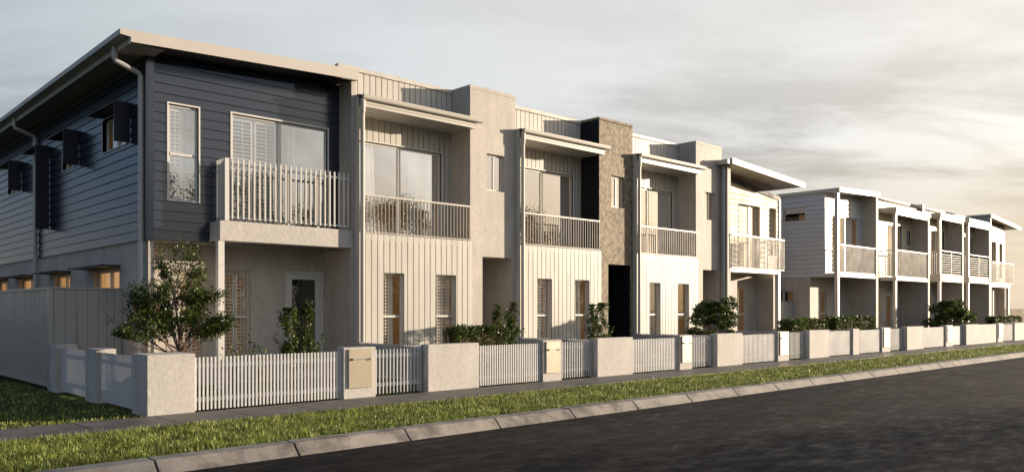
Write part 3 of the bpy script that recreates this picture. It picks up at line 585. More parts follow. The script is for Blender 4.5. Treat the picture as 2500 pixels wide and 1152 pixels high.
def far_house(label, x0, x1, px0, zr0, zr1, zbeam, zs0, zs1, zrail, horiz, ugut, uwin, gwin, fillu='curtain[(.3,1)]', finr=.25):
    h = thing('townhouse', label, 'house', (x0, 17.0, 0), G2)
    U = Fr('F', 17.85); Gd = Fr('F', 18.45)
    weatherboard(U, x0, x1-finr, 3.28, 7.0, uwin, lap=.015).build('weatherboard_wall', 'cream_board', h)
    for i, w in enumerate(uwin): window(h, U, *w, rec=.05, kind='slider' if w[1]-w[0] > 1 else 'vert', fill=fillu, trim=.05, glass='glass')
    plain_wall(Gd, x0, x1-finr, -.05, 3.3, gwin).build('wall', 'stucco', h)
    for i, w in enumerate(gwin):
        if w[2] < .2: front_door(h, Gd, *w)
        else: window(h, Gd, *w, rec=.07, kind='hung', fill='shutter')
    Box(x1-finr, x1, 17.0, 18.6, -.05, zr1-.02).build('party_wall', 'stucco', h)
    Box(px0, x1-finr-.001, 17.02, 17.84, zs0, zs1).build('balcony_slab', 'cladding', h)
    b = MB(); b.quad((x0,17.84,3.28),(x1-finr,17.84,3.28),(x1-finr,18.45,3.28),(x0,18.45,3.28)); b.build('soffit', 'eave', h)
    balustrade(h, px0+.05, x1-finr-.02, 17.05, zs1+.005, zrail, pitch=.12, left=17.83, horiz=horiz, bd=.007)
    Box(px0-.02, px0+.14, 17.05, 17.2, 0, zbeam).build('post', 'trim', h)
    b = MB(); b.box(px0-.15, x1+.03, 16.95, 18.2, zr0, zr1); b.build('porch_roof', 'cladding', h)
    b = MB(); b.box(px0-.05, x1-finr, 17.02, 17.1, zbeam, zr0-.002); b.build('beam', 'trim', h)
    if ugut:
        f2 = Fr('F', 18.2); weatherboard(f2, x0, x1, 6.9, 7.64, lap=.012).build('upper_wall', 'cream_board', h)
        b = MB(); b.tube([(x0, 18.12, 7.7), (x1, 18.12, 7.7)], .09, 10); b.build('gutter', 'trim', h, smooth=True)
        Box(x0, x1, 18.22, 32, 7.55, 7.72).build('roof', 'roof', h)
    b = MB(); b.quad((x0,32,-.05),(x1,32,-.05),(x1,32,7.7),(x0,32,7.7)); b.build('rear_wall', 'stucco', h)
    return h
h = far_house('second house of the far row, with a vertical-bar balcony and a small square upper window', 41.3, 48.2, 43.62, 6.86, 7.08, 6.7, 3.27, 3.44, 4.87, False, True, [(44.4, 46.4, 3.5, 6.35), (47.0, 47.6, 5.3, 6.15)], [(44.35, 45.3, .45, 2.68), (45.9, 46.9, 0, 2.68)])
Box(49.9, 50.3, 18.0, 18.8, 7.3, 7.86).build('parapet', 'stucco', h)
far_house('third house of the far row, with a horizontal-bar balcony beside the clipped round tree', 48.2, 53.72, 49.95, 7.07, 7.29, 6.93, 3.36, 3.76, 5.15, True, True, [(50.6, 52.9, 3.7, 6.45)], [(50.9, 51.7, .45, 2.68), (52.1, 53.05, 0, 2.68)], 'shutter[(0,.5),(.5,1)]')
far_house('fourth house of the far row, narrow, with a horizontal-bar balcony beside the raised end wall', 53.72, 58.72, 54.75, 7.1, 7.33, 6.88, 3.39, 3.75, 5.14, True, True, [(55.6, 58.0, 3.7, 6.4)], [(55.9, 56.7, .45, 2.68)])
b5 = thing('townhouse', 'last house of the far row, with a cream upper storey and far-reaching roof', 'house', (58.75, 17.0, 0), G2)
Box(58.72, 58.95, 17.0, 20.5, -.05, 7.76).build('party_wall', 'stucco', b5)
F6 = Fr('F', 17.5); w6 = [(60.6, 61.6, 3.5, 6.3), (62.3, 62.95, 3.9, 6.25)]
weatherboard(F6, 58.95, 63.5, 3.3, 7.4, w6).build('weatherboard_wall', 'cream_board', b5)
for w in w6: window(b5, F6, *w, rec=.12, fill='shutter', glass='glass')
b = MB(); b.quad((63.5,17.5,-.05),(63.5,32,-.05),(63.5,32,7.5),(63.5,17.5,7.5)); b.quad((58.75,32,-.05),(63.5,32,-.05),(63.5,32,7.6),(58.75,32,7.6)); b.build('rear_wall', 'stucco', b5)
plain_wall(Fr('F', 18.4), 58.95, 61.3, -.05, 3.3).build('wall', 'stucco', b5)
Box(61.3, 61.9, 17.6, 18.6, -.05, 3.25).build('pier', 'stucco', b5)
Box(58.951, 63.0, 17.02, 17.49, 3.22, 3.46).build('balcony_slab', 'cladding', b5)
balustrade(b5, 59.0, 63.55, 16.98, 3.47, 4.87, pitch=.16, bw=.03, right=17.45, bd=.014)
Box(62.75, 62.95, 17.05, 17.2, 0, 3.22).build('post', 'trim', b5)
b = MB(); quadbox(b, (58.7, 65.2, 16.98, 30, 7.8, 7.93, 7.38, 7.5)); rf = b.build('roof', 'trim', b5)
b = MB(); quadbox(b, (58.7, 65.2, 16.94, 16.978, 7.72, 7.94, 7.3, 7.51)); b.build('fascia', 'cladding', rf)

# ------------------------------------------------------------------ FRONT FENCE LINE
YF = 13.8
def pier(x0, x1, label, name='fence_pier', z=1.0, y0=YF, dep=.27, mat='pier', g='rendered piers of the front fence'):
    o = Box(x0, x1, y0, y0+dep, -.05, z).build(name, mat, None, bevel=.006); place(o, ((x0+x1)/2, y0, 0)); tag(o, label, 'fence pier', g); return o
def mailpier(x0, x1, label):
    t = thing('letterbox_pier', label, 'letterbox', ((x0+x1)/2, YF, 0), 'letterbox piers of the front fence')
    Box(x0, x1, YF, YF+.27, -.05, 1.0).build('pier', 'pier', t, bevel=.006)
    w = x1-x0; a0, a1 = x0+w*.13, x1-w*.14
    l = Box(a0, a1, YF-.035, YF-.001, .2, .965).build('letterbox', 'letterbox', t, bevel=.003)
    s = MB(); c0 = a0+(a1-a0)*.13; c1 = a1-(a1-a0)*.13
    s.box(c0, c1, YF-.062, YF-.045, .765, .79); s.build('handle', 'chrome', l)
    s = MB(); s.box(c0-.012, c0+.012, YF-.066, YF-.036, .745, .785); s.box(c1-.012, c1+.012, YF-.066, YF-.036, .745, .785); s.build('handle_end', 'black', l)
    return t
def pickets(x0, x1, label, pitch=.069, bw=.032, y=YF+.09, gate=False, z1=.93, z0=.02, rails=(.74, .16)):
    nm = 'gate' if gate else 'picket_fence'
    t = thing(nm, label, 'gate' if gate else 'fence', ((x0+x1)/2, y, 0), 'garden gates' if gate else 'white picket panels of the front fence')
    p = MB(); n = max(2, int(round((x1-x0)/pitch)))
    for i in range(n): xx = x0+(x1-x0)*(i+.5)/n; jz = random.uniform(-.003, .003); p.box(xx-bw/2, xx+bw/2, y-(.03 if x0 < 15 else .02), y-.001, z0+jz, z1+jz)
    p.build('pickets', 'fence', t)
    for zz in rails: Box(x0+.005, x1-.005, y, y+.03, zz, zz+.075).build('rail', 'fence', t)
    if gate:
        Box(x1-.05, x1-.005, y+.031, y+.075, .0, .96).build('gate_post', 'fence', t)
        Box(x1-.1, x1-.05, y+.031, y+.05, .84, .87).build('latch', 'chrome', t)
    return t
pier(4.79, 5.58, 'nearest rendered corner pier, foreground left beside the tree', dep=.73)
pickets(5.58, 8.5, 'longest white picket panel, in front of the navy house')
mailpier(8.5, 9.24, 'letterbox pier in front of the navy house, nearest and largest')
pickets(9.24, 10.55, 'slender-barred gate just right of the nearest letterbox', .086, .018, YF+.2, True, rails=(.76, .17))
pier(10.57, 12.0, 'wide rendered pier below the first clipped hedge')
pickets(12.0, 14.04, 'white picket panel between the wide pier and the second letterbox', .073, .034)
mailpier(14.06, 14.72, 'second letterbox pier along, in front of the charcoal tower house')
pickets(14.72, 16.06, 'gate just right of the second letterbox', .09, .02, YF+.2, True, rails=(.76, .17))
pier(16.08, 17.54, 'wide rendered pier in front of the black porch opening')
pickets(17.54, 19.71, 'white picket panel right of the pier before the black porch', .075, .034)
mailpier(19.73, 20.35, 'third letterbox pier along, left of the round bushy tree')
pickets(20.35, 21.68, 'gate between the third letterbox and the pier at the bushy tree', .09, .02, YF+.2, True, rails=(.76, .17))
pier(21.7, 23.14, 'wide rendered pier at the foot of the round bushy tree')
pickets(23.14, 25.39, 'white picket panel in front of the cream end house', .08, .034)
mailpier(25.41, 26.16, 'fourth letterbox pier along, in front of the cream end house')
pickets(26.16, 27.63, 'gate between the fourth letterbox and the pier at the low dark hedge', .09, .02, YF+.2, True, rails=(.76, .17))
pier(27.65, 29.2, 'wide rendered pier below the low rounded hedge between the two rows')
pickets(29.2, 31.2, 'picket panel right of the pier between the two rows', .09, .04)
pier(31.2, 31.75, 'narrow rendered pier in front of the first far house')
pickets(31.75, 33.9, 'picket panel below the long dark hedge of the far row', .09, .04)
mailpier(33.92, 34.74, 'letterbox pier in front of the first far house')
pickets(34.74, 36.5, 'gate right of the first far letterbox', .1, .03, YF+.2, True, rails=(.76, .17))
pier(36.52, 38.4, 'wide rendered pier in the middle of the far row')
pickets(38.4, 41.16, 'picket panel left of the far clipped tree', .11, .05)
mailpier(41.18, 42.1, 'letterbox pier just left of the far clipped tree')
pickets(42.1, 43.95, 'dense gate panel below the far clipped tree', .08, .05, YF+.2, True, rails=(.76, .17))
pier(43.98, 45.9, 'smooth rendered pier just right of the far clipped tree')
o = Box(45.95, 48.0, YF+.03, YF+.2, -.05, .97).build('fence_slab', 'pier', None); place(o, (46.9, YF, 0)); tag(o, 'solid rendered fence slab beside the far smooth pier', 'fence panel')
o = Box(48.05, 48.8, YF+.05, YF+.2, -.05, .97).build('fence_slab', 'pier', None); place(o, (48.4, YF, 0)); tag(o, 'narrow solid fence slab just left of the last letterbox', 'fence panel')
mailpier(48.9, 49.82, 'last letterbox pier of the far row')
pickets(49.82, 51.75, 'last picket panel of the far row beside the end wall', .16, .06)
pier(51.9, 58.0, 'long low white end wall closing the front fence at the far right', 'end_wall', .98, dep=.9)
# side fence (left boundary), low
XS = 4.79
def spick(y0, y1, label):
    t = thing('picket_fence', label, 'fence', (XS, (y0+y1)/2, 0), 'white picket panels of the side fence')
    p = MB(); n = int((y1-y0)/.042)
    for i in range(n): yy = y0+(y1-y0)*(i+.5)/n; p.box(XS+.09, XS+.095, yy-.0195, yy+.0195, .02, .94)
    p.build('pickets', 'fence', t)
    for zz in (.74, .16): Box(XS+.096, XS+.126, y0+.002, y1-.002, zz, zz+.075).build('rail', 'fence', t)
spick(14.53, 16.49, 'side picket panel next to the nearest corner pier')
o = Box(XS, XS+.36, 16.49, 17.15, -.05, 1.0).build('fence_pier', 'pier', None, bevel=.006); place(o, (XS+.18, 16.49, 0)); tag(o, 'rendered pier midway along the low side fence', 'fence pier', 'rendered piers of the side fence')
spick(17.15, 19.18, 'side picket panel next to the tall grey sheet fence')
o = Box(XS, XS+.42, 19.18, 19.7, -.05, 1.0).build('fence_pier', 'pier', None, bevel=.006); place(o, (XS+.2, 19.18, 0)); tag(o, 'rendered pier against the tall grey sheet fence', 'fence pier', 'rendered piers of the side fence')
# tall sheet fences
def rib_profile(n, pitch, d=.028):
    out = []
    for i in range(n): a = i*pitch; out += [(a, 0), (a+pitch*.62, 0), (a+pitch*.68, d), (a+pitch*.94, d)]
    return out
t = thing('sheet_fence', 'tall grey ribbed sheet fence running back along the left side', 'fence', (XS, 19.73, 0))
prof = rib_profile(82, .17); s = MB()
for i in range(len(prof)-1):
    (a, d), (c, e) = prof[i], prof[i+1]
    s.quad((XS+.02+d, 19.8+a, .1), (XS+.02+e, 19.8+c, .1), (XS+.02+e, 19.8+c, 2.2), (XS+.02+d, 19.8+a, 2.2))
s.build('sheeting', 'steel_fence', t)
s = MB(); s.box(XS-.012, XS+.075, 19.7, 33.7, 2.19, 2.235); s.box(XS-.005, XS+.07, 19.86, 33.7, .06, .11); s.build('rail', 'steel_fence', t)
Box(XS-.014, XS+.08, 19.71, 19.82, 0, 2.19).build('post', 'steel_fence', t)
t = thing('sheet_fence', 'tall smooth grey panel fence between the side fence and the navy house', 'fence', (5.5, 19.73, 0))
s = MB(); xs = [4.88, 5.1, 5.33, 5.56, 5.78, 5.95, 6.12, 6.28]
for i in range(len(xs)-1): s.box(xs[i]+.006, xs[i+1]-.006, 19.73, 19.75, .1, 2.2)
s.box(4.88, 6.28, 19.751, 19.76, .1, 2.2); s.build('sheeting', 'steel_fence', t)
Box(4.88, 6.29, 19.7, 19.78, 2.195, 2.237).build('rail', 'steel_fence', t)
# sheet fence in the gap between rows
t = thing('sheet_fence', 'short grey panel fence in the gap between the two rows', 'fence', (35, 19.2, 0))
s = MB()
for i in range(14): s.box(33.3+i*.265+.006, 33.3+(i+1)*.265-.006, 19.2, 19.22, .05, 2.1)
s.box(33.3, 37, 19.221, 19.23, .05, 2.1); s.build('sheeting', 'steel_fence', t); Box(33.3, 36.99, 19.17, 19.25, 2.1, 2.14).build('rail', 'steel_fence', t)
# dividing picket fences between front gardens
for k, (X, lb) in enumerate(((11.1, 'dividing picket fence behind the nearest gate'), (16.68, 'dividing picket fence behind the gate of the second letterbox'), (22.26, 'dividing picket fence behind the gate of the third letterbox'), (27.8, 'dividing picket fence in front of the cream end house'), (31.4, 'dividing picket fence before the far row'))):
    t = thing('picket_fence', lb, 'fence', (X, 15.8, 0), 'picket fences dividing the front gardens')
    p = MB(); n = 44
    for i in range(n): yy = 14.15+3.2*(i+.5)/n; p.box(X, X+.018, yy-.02, yy+.02, .12, .93)
    p.build('pickets', 'fence', t); Box(X+.019, X+.05, 14.12, 17.38, .7, .76).build('rail', 'fence', t); Box(X+.03, X+.06, 14.12, 17.38, .22, .9).build('backing_sheet', 'steel_fence', t)
# added wall beyond the last house, coloured to stand in for horizon haze
o = Box(63.6, 190, 24, 24.3, 0, 1.82).build('haze_wall', paint('haze_tone_render', (.26, .215, .165), .9, .05, .1), None); place(o, (63.6, 24, 0)); tag(o, 'long pale added wall in horizon haze colour beyond the last far house', 'wall')

# ------------------------------------------------------------------ GROUND
b = MB(); b.quad((-600,-600,-.2),(900,-600,-.2),(900,900,-.2),(-600,900,-.2)); struct(b.build('ground', 'ground', None))
b = MB(); b.box(-60, 400, 9.98, 90, -.19, -.02); struct(b.build('garden_ground', 'ground', None))
b = MB(); b.quad((-60,-3,-.15),(400,-3,-.15),(400,9.58,-.15),(-60,9.58,-.15)); struct(b.build('road', 'asphalt', None))
# footpath slabs with joints
b = MB(); x = -20.335
while x < 120:
    b.box(x+.012, x+1.20*2-.012 if False else x+1.19, 12.42, 13.78, -.1, .0); x += 1.2
struct(b.build('footpath', 'path', None))
b = MB(); b.box(-20, 120, 12.425, 13.775, -.1, -.018); struct(b.build('path_base', 'ground', None))
b = MB(); x = -16.1; i = 0
kp = [(9.56,-.16),(9.72,-.012),(9.735,.0),(9.97,.004),(9.97,-.16)]
while x < 160:
    dz = random.uniform(-.004, .004)
    b.prism([(p+dz, q+dz) for p, q in kp], x+.013, x+1.765, 'x'); x += 1.778; i += 1
struct(b.build('kerb', 'kerb', None, bevel=.008))
b = MB(); b.box(-20, 160, 9.78, 9.96, -.17, -.03); struct(b.build('kerb_bed', 'asphalt', None))
b = MB(); b.box(-60, 300, -3.4, -3.0, -.2, 0); struct(b.build('opposite_kerb', 'kerb', None))

def blades(name, n, area, hmin, hmax, wid, mat='grass', zb=-.03, tilt=.5, clump=None, label=None):
    """one mesh of grass blades; area: function n -> (x,y)"""
    x, y = area(n)
    cl = np.array([noise.noise(Vector((px*.9, py*.9, 3.1))) + .5*noise.noise(Vector((px*2.7, py*2.7, 9.0))) for px, py in zip(x[::4], y[::4])]).repeat(4)[:len(x)]
    keep = rng.random(len(x)) < np.clip(.72+2.0*cl, .15, 1); x, y, cl = x[keep], y[keep], cl[keep]
    h = (hmin+(hmax-hmin)*rng.random(len(x))**2.4)*(.6+1.0*np.clip(cl+.35, 0, 1.2))
    ang = rng.random(len(x))*2*np.pi; lean = rng.random(len(x))*tilt*h
    la = rng.random(len(x))*2*np.pi
    w = wid*(.7+.6*rng.random(len(x)))
    dx, dy = np.cos(ang)*w/2, np.sin(ang)*w/2; lx, ly = np.cos(la)*lean, np.sin(la)*lean
    z = np.full(len(x), zb)
    V = np.stack([np.stack([x-dx, y-dy, z], 1), np.stack([x+dx, y+dy, z], 1),
                  np.stack([x+dx*.7+lx*.35, y+dy*.7+ly*.35, z+h*.55], 1), np.stack([x-dx*.7+lx*.35, y-dy*.7+ly*.35, z+h*.55], 1),
                  np.stack([x+lx, y+ly, z+h], 1)], 1).reshape(-1, 3)
    N = len(x); base = np.arange(N)*5
    me = bpy.data.meshes.new(name); me.vertices.add(N*5); me.vertices.foreach_set('co', V.ravel())
    loops = np.stack([base, base+1, base+2, base+3, base+3, base+2, base+4], 1).ravel()
    me.loops.add(len(loops)); me.loops.foreach_set('vertex_index', loops)
    ls = np.stack([np.arange(N)*7, np.arange(N)*7+4], 1).ravel(); lt = np.tile([4, 3], N)
    me.polygons.add(N*2); me.polygons.foreach_set('loop_start', ls); me.polygons.foreach_set('loop_total', lt); me.update(); me.validate()
    me.materials.append(M[mat]); o = bpy.data.objects.new(name, me); COL.objects.link(o)
    if label: tag(o, label, 'grass'); o['kind'] = 'stuff'
    return o
def verge(n):
    u = rng.random(n); x = 1.0*np.exp(u*math.log(95))        # density falls with distance
    return x, 9.99+rng.random(n)*2.44+ (rng.random(n)-.5)*.05
def lawn(n):
    x = -6+rng.random(n)*10.75; y = 13.8+rng.random(n)**1.3*9; return x, y
def front(n):
    u = rng.random(n); x = 5*np.exp(u*math.log(11)); return x, 14.1+rng.random(n)*3.2
blades('verge_grass', 340000, verge, .025, .085, .010, tilt=.8, label='strip of unmown green verge grass between kerb and footpath')
blades('lawn_grass', 80000, lawn, .02, .07, .012, label='dark lawn grass left of the corner pier')
blades('garden_grass', 30000, front, .02, .05, .014, label='short grass in the front gardens behind the fence')

# ------------------------------------------------------------------ FOLIAGE
def leaf_mesh(name, P, size, mat, parent, up=.3):
    P = np.asarray(P); n = len(P)
    nrm = rng.normal(size=(n, 3)); nrm[:, 2] += up; nrm /= np.linalg.norm(nrm, axis=1)[:, None]
    t = rng.normal(size=(n, 3)); t -= nrm*(t*nrm).sum(1)[:, None]; t /= np.linalg.norm(t, axis=1)[:, None]; q = np.cross(nrm, t)
    s = (size*(.6+.8*rng.random(n)))[:, None]
    V = np.stack([P-t*s*.5, P+q*s*.32+nrm*s*.1, P+t*s*.5, P-q*s*.32+nrm*s*.1], 1).reshape(-1, 3)
    o0 = parent.location if parent else Vector((0,0,0)); V -= np.array(o0)
    me = bpy.data.meshes.new(name); me.vertices.add(n*4); me.vertices.foreach_set('co', V.ravel())
    me.loops.add(n*4); me.loops.foreach_set('vertex_index', np.arange(n*4)); me.polygons.add(n)
    me.polygons.foreach_set('loop_start', np.arange(n)*4); me.polygons.foreach_set('loop_total', np.full(n, 4)); me.update(); me.validate()
    me.materials.append(M[mat]); o = bpy.data.objects.new(name, me); COL.objects.link(o); o.parent = parent; return o
def limbs(mb, p, d, L, r, depth, tips, spread=.55, up=.15, kids=3, bend=.25):
    pts = [p.copy()]; rad = [r]; q = p.copy(); dd = d.copy(); n = 4
    for i in range(n):
        dd = (dd + Vector((random.uniform(-1,1), random.uniform(-1,1), random.uniform(-.5,1)*.6))*bend*.35 + Vector((0,0,up*.2))).normalized()
        q = q + dd*L/n; pts.append(q.copy()); rad.append(r*(1-.5*(i+1)/n))
        if depth <= 1: tips.append((q.copy(), depth))
    mb.tube(pts, rad, 6 if r > .008 else 4, cap=False)
    if depth > 0:
        for k in range(kids):
            t = random.uniform(.35, 1); j = min(n, int(t*n)); base = pts[j]
            nd_ = (dd + Vector((random.uniform(-1,1), random.uniform(-1,1), random.uniform(-.4,.8)))*spread*1.5).normalized()
            limbs(mb, base, nd_, L*random.uniform(.5,.75), rad[j]*.62, depth-1, tips, spread, up, kids, bend)
# the small maple behind the corner pier
random.seed(21)
tr = thing('small_maple_tree', 'small open-crowned maple behind the nearest corner pier', 'tree', (5.93, 15.4, 0))
mb = MB(); tips = []; base = Vector((5.93, 15.4, 0)); fork = Vector((5.95, 15.4, 1.02))
mb.tube([base, Vector((5.92, 15.41, .5)), fork], [.042, .036, .032], 9)
for (vx, vy, vz, L, r) in ((-.9,.1,.45,1.2,.018), (-.75,-.3,.6,1.25,.02), (-.3,.25,1,1.2,.02), (0,-.1,1.4,1.75,.026), (-1,.15,.3,1.45,.016), (-1,-.2,.42,1.4,.016), (.05,.1,1.4,1.7,.02), (.12,.2,1.1,1.3,.022), (.5,-.25,.9,1.15,.022), (.75,.2,.6,1.1,.02), (.95,-.05,.38,1.0,.018), (-.1,.5,.9,1.0,.018), (-1,-.1,.22,1.15,.014), (.3,-.5,.8,1.0,.016)):
    limbs(mb, fork-Vector((0,0,random.uniform(0,.25))), Vector((vx,vy,vz)).normalized(), L*.86, r, 2, tips, .62, .12, 3, .35)
mb.build('trunk', 'bark', tr, smooth=True)
pts = []
for (q, dpt) in tips:
    if q.z < 1.15: continue
    for _ in range(60 if dpt == 0 else 44): pts.append((q.x+random.gauss(0,.065), q.y+random.gauss(0,.07), q.z+random.gauss(0,.045)))
def lim(z, T):
    for (za, wa), (zb, wb) in zip(T, T[1:]):
        if za <= z <= zb: return wa+(wb-wa)*(z-za)/(zb-za)
    return 0
TL = [(1.1, .5), (1.3, 1.25), (1.5, 1.2), (1.75, .85), (2.1, .98), (2.35, .55), (2.7, .34), (3.08, .12)]
TR_ = [(1.1, .65), (1.4, .95), (1.75, 1.12), (2.0, .8), (2.2, .72), (2.45, .42), (2.75, .36), (3.08, .1)]
pts = [p for p in pts if -lim(p[2], TL) < p[0]-5.9 < lim(p[2], TR_) and noise.noise(Vector((p[0]*3.3, p[1]*3.3, p[2]*4.2))) > -.17]
random.shuffle(pts)
print('maple leaves', len(pts))
leaf_mesh('crown', pts[:40000], .043, 'leaf', tr)

def column_shrub(x, y, zt, w, name, par, n=1400):
    mb = MB(); st = [Vector((x+random.gauss(0,.02), y, 0))]; P = []
    for i in range(1, 9): st.append(Vector((x+math.sin(i*1.3+x)*.03, y+math.cos(i*1.7)*.03, zt*i/8)))
    mb.tube(st, [.02*(1-i/10) for i in range(9)], 6)
    for k in range(34):
        t = random.uniform(.18, 1)**.8; bul = 1+.7*math.sin(t*9+x*7)*math.sin(t*17+x*3); c = Vector((x, y, zt*t)); rr = w*bul*(.95 if t < .75 else .95-(t-.75)*2.2)*random.uniform(.2,1.1)
        a = random.uniform(0, 6.28); e = c+Vector((math.cos(a)*rr, math.sin(a)*rr, random.uniform(-.02,.1))); mb.tube([c, e], [.006, .003], 4, False)
        for _ in range(n//30): P.append((e.x+random.gauss(0,.035), e.y+random.gauss(0,.04), min(zt, e.z+random.gauss(0,.07))))
    return mb, P
def shrub_pair(x0, x1, z0, z1, y, label):
    t = thing('columnar_shrub', label, 'shrub', ((x0+x1)/2, y, 0), 'upright columnar shrubs')
    a, P = column_shrub(x0, y, z0, .16, '', t, 2200); c, Q = column_shrub(x1, y+.1, z1, .18, '', t, 2400)
    a.add(c.v, c.f)
    for sx in (-.34, .36):   # low side sprigs
        xx = (x0 if sx < 0 else x1)+sx
        a.tube([((x0 if sx < 0 else x1), y, .6), (xx, y, 1.15+random.uniform(0,.15))], [.006, .003], 4, False)
        for _ in range(60): q = random.random(); P.append(((x0 if sx < 0 else x1)+sx*q+random.gauss(0,.03), y+random.gauss(0,.03), .7+.55*q+random.gauss(0,.03)))
    a.build('stems', 'twig', t); leaf_mesh('foliage', P+Q, .047, 'hedge', t); return t
shrub_pair(8.22, 8.72, 1.78, 1.93, 15.5, 'pair of upright columnar shrubs in front of the navy house door')
shrub_pair(13.95, 14.5, 1.86, 1.93, 15.3, 'pair of upright columnar shrubs rising from the first clipped hedge')
shrub_pair(17.5, 18.05, 1.88, 1.93, 15.2, 'pair of upright columnar shrubs beside the black porch opening')
def hedge(x0, x1, y0, y1, z1, label, n=5000, rnd=.08, group='clipped box hedges', leaf=.05):
    t = thing('hedge', label, 'hedge', ((x0+x1)/2, (y0+y1)/2, 0), group); P = []
    for _ in range(n):
        f = random.random(); x = random.uniform(x0, x1); y = random.uniform(y0, y1); z = random.uniform(.05, z1); k = abs(random.gauss(0, .05))
        if f < .42: y = y0+k
        elif f < .5: y = y1-k
        elif f < .78: z = z1-k
        elif f < .9: x = x0+k
        else: x = x1-k
        d = .05*noise.noise(Vector((x*3, y*3, z*3)))+random.gauss(0, .018)
        ex = min(x-x0, x1-x); 
        if ex < rnd*2 and z > z1-rnd*2: z -= rnd*(1-ex/(rnd*2))*random.random()
        P.append((x+d, y+d, z+d))
    s = MB(); s.box(x0+.12, x1-.12, y0+.12, y1-.12, 0, z1-.12); s.build('inner_branches', 'twig', t)
    leaf_mesh('foliage', P, leaf, 'hedge', t, .2)
hedge(12.3, 14.0, 14.9, 15.5, 1.33, 'clipped box hedge behind the wide pier before the pale townhouse', 8000)
hedge(28.6, 31.45, 14.9, 15.6, 1.37, 'rounded low hedge in the gap between the two rows', 7000, .16, leaf=.07)
hedge(33.1, 36.9, 15.3, 15.9, 1.42, 'long clipped hedge in front of the first far house', 9000, .06, leaf=.07)
hedge(53.9, 59.0, 15.3, 15.9, 1.32, 'hedge at the far end of the row, before the last house', 5000, .14, leaf=.09)
def ball_tree(x, y, ztop, w, label, n=9000, leaf=.07, seed=3):
    random.seed(seed)
    t = thing('round_bushy_tree', label, 'tree', (x, y, 0), 'round bushy trees'); mb = MB(); tips = []
    for k in range(9):
        a = k*.7+random.random(); limbs(mb, Vector((x, y, .1)), Vector((math.cos(a)*.45, math.sin(a)*.3, 1)).normalized(), ztop*.55, .022, 1, tips, .6, .2, 3, .3)
    mb.build('trunk', 'twig', t); P = []; blobs = []
    nb = 34
    for k in range(nb):
        tt = random.random(); z = .85+(ztop-.95)*tt; wr = w/2*(1-.75*max(0, tt-.35)**1.2*1.2)
        a = random.uniform(0, 6.28); r_ = wr*random.uniform(.45, 1)
        blobs.append((x+math.cos(a)*r_, y+math.sin(a)*r_*.6, z, random.uniform(.1, .2)*w/1.6))
    for _ in range(n):
        bx, by, bz, br = random.choice(blobs); d = Vector((random.gauss(0,1), random.gauss(0,1), random.gauss(0,1))).normalized()*br*random.uniform(.5,1.05)
        P.append((bx+d.x*1.25, by+d.y, bz+d.z*.6))
    leaf_mesh('crown', P, leaf, 'hedge', t)
ball_tree(23.9, 15.2, 2.2, 2.35, 'round bushy tree between the cream tower and the cream end house', 9000, .075, 5)
ball_tree(47.4, 15.6, 2.25, 3.5, 'clipped bushy tree standing before the far row', 9000, .10, 8)
# low plants at the fence foot by the navy house
for k, (xx, yy) in enumerate(((6.75, 14.9), (7.25, 15.0))):
    t = thing('low_plant', ['low leafy plant left of the white porch post', 'low leafy plant right of the white porch post'][k], 'plant', (xx, yy, 0), 'low plants under the porch')
    leaf_mesh('foliage', [(xx+random.gauss(0,.12), yy+random.gauss(0,.1), abs(random.gauss(.6,.25))) for _ in range(500)], .05, 'hedge', t)
    s = MB(); s.tube([(xx,yy,0),(xx,yy,.7)], .01, 5); s.build('stems', 'twig', t)
# trees on the far side of the road (seen mirrored in the windows)
random.seed(5)
LB = ['broad dark tree across the road, nearest the camera', 'tall tree across the road, second along', 'lower round tree across the road, third along', 'tall leafy tree across the road, fourth along', 'leafy tree across the road, fifth along', 'broad tree across the road, sixth along', 'last leafy tree across the road']
for k, (xx, yy, hh) in enumerate(((19, -20, 10.5), (26, -21, 11.5), (33, -20, 9.5), (40, -21, 11.3), (47, -20, 10), (55, -21, 11.5), (63, -20, 10))):
    t = thing('street_tree', LB[k], 'tree', (xx, yy, 0), 'street trees across the road'); mb = MB(); tips = []
    mb.tube([(xx,yy,-.2),(xx,yy,hh*.3)], [.2, .15], 8)
    for j in range(7): a = j*.95; limbs(mb, Vector((xx,yy,hh*.28)), Vector((math.cos(a)*.8, math.sin(a)*.8, .9)).normalized(), hh*.36, .08, 1, tips, .6, .2, 3, .3)
    mb.build('trunk', 'bark', t); P = []
    for _ in range(110):
        z = random.uniform(.12, 1)*hh; w = 3.9*math.sqrt(max(.05, 1-((z/hh-.5)/.55)**2)); a = random.uniform(0, 6.28); r0 = w*math.sqrt(random.random())
        c = (xx+math.cos(a)*r0, yy+math.sin(a)*r0, z)
        for _ in range(240): P.append((c[0]+random.gauss(0,.5), c[1]+random.gauss(0,.5), c[2]+random.gauss(0,.35)))
    leaf_mesh('crown', P, .15, 'hedge', t)

# ------------------------------------------------------------------ SUN + SKY
SAZ = math.atan2(-1, 2.2); SEL = R(7.8)
sd = Vector((math.cos(SAZ)*math.cos(SEL), math.sin(SAZ)*math.cos(SEL), math.sin(SEL)))
sl_ = bpy.data.lights.new('sun', 'SUN'); sl_.energy = 5.0; sl_.angle = R(.5); sl_.color = (1.0, .815, .61)
so = bpy.data.objects.new('sun', sl_); COL.objects.link(so); so.rotation_euler = (-sd).to_track_quat('-Z', 'Y').to_euler(); so.location = (30, -30, 30)
W = bpy.data.worlds.new('World'); scn.world = W; W.use_nodes = True; nt = W.node_tree
bg = nt.nodes['Background']; bg.inputs[1].default_value = .1
sky = nd(nt, 'ShaderNodeTexSky', sky_type='NISHITA'); sky.sun_disc = False; sky.sun_elevation = SEL; sky.sun_rotation = math.pi/2 - SAZ; sky.altitude = 50; sky.dust_density = 1.5
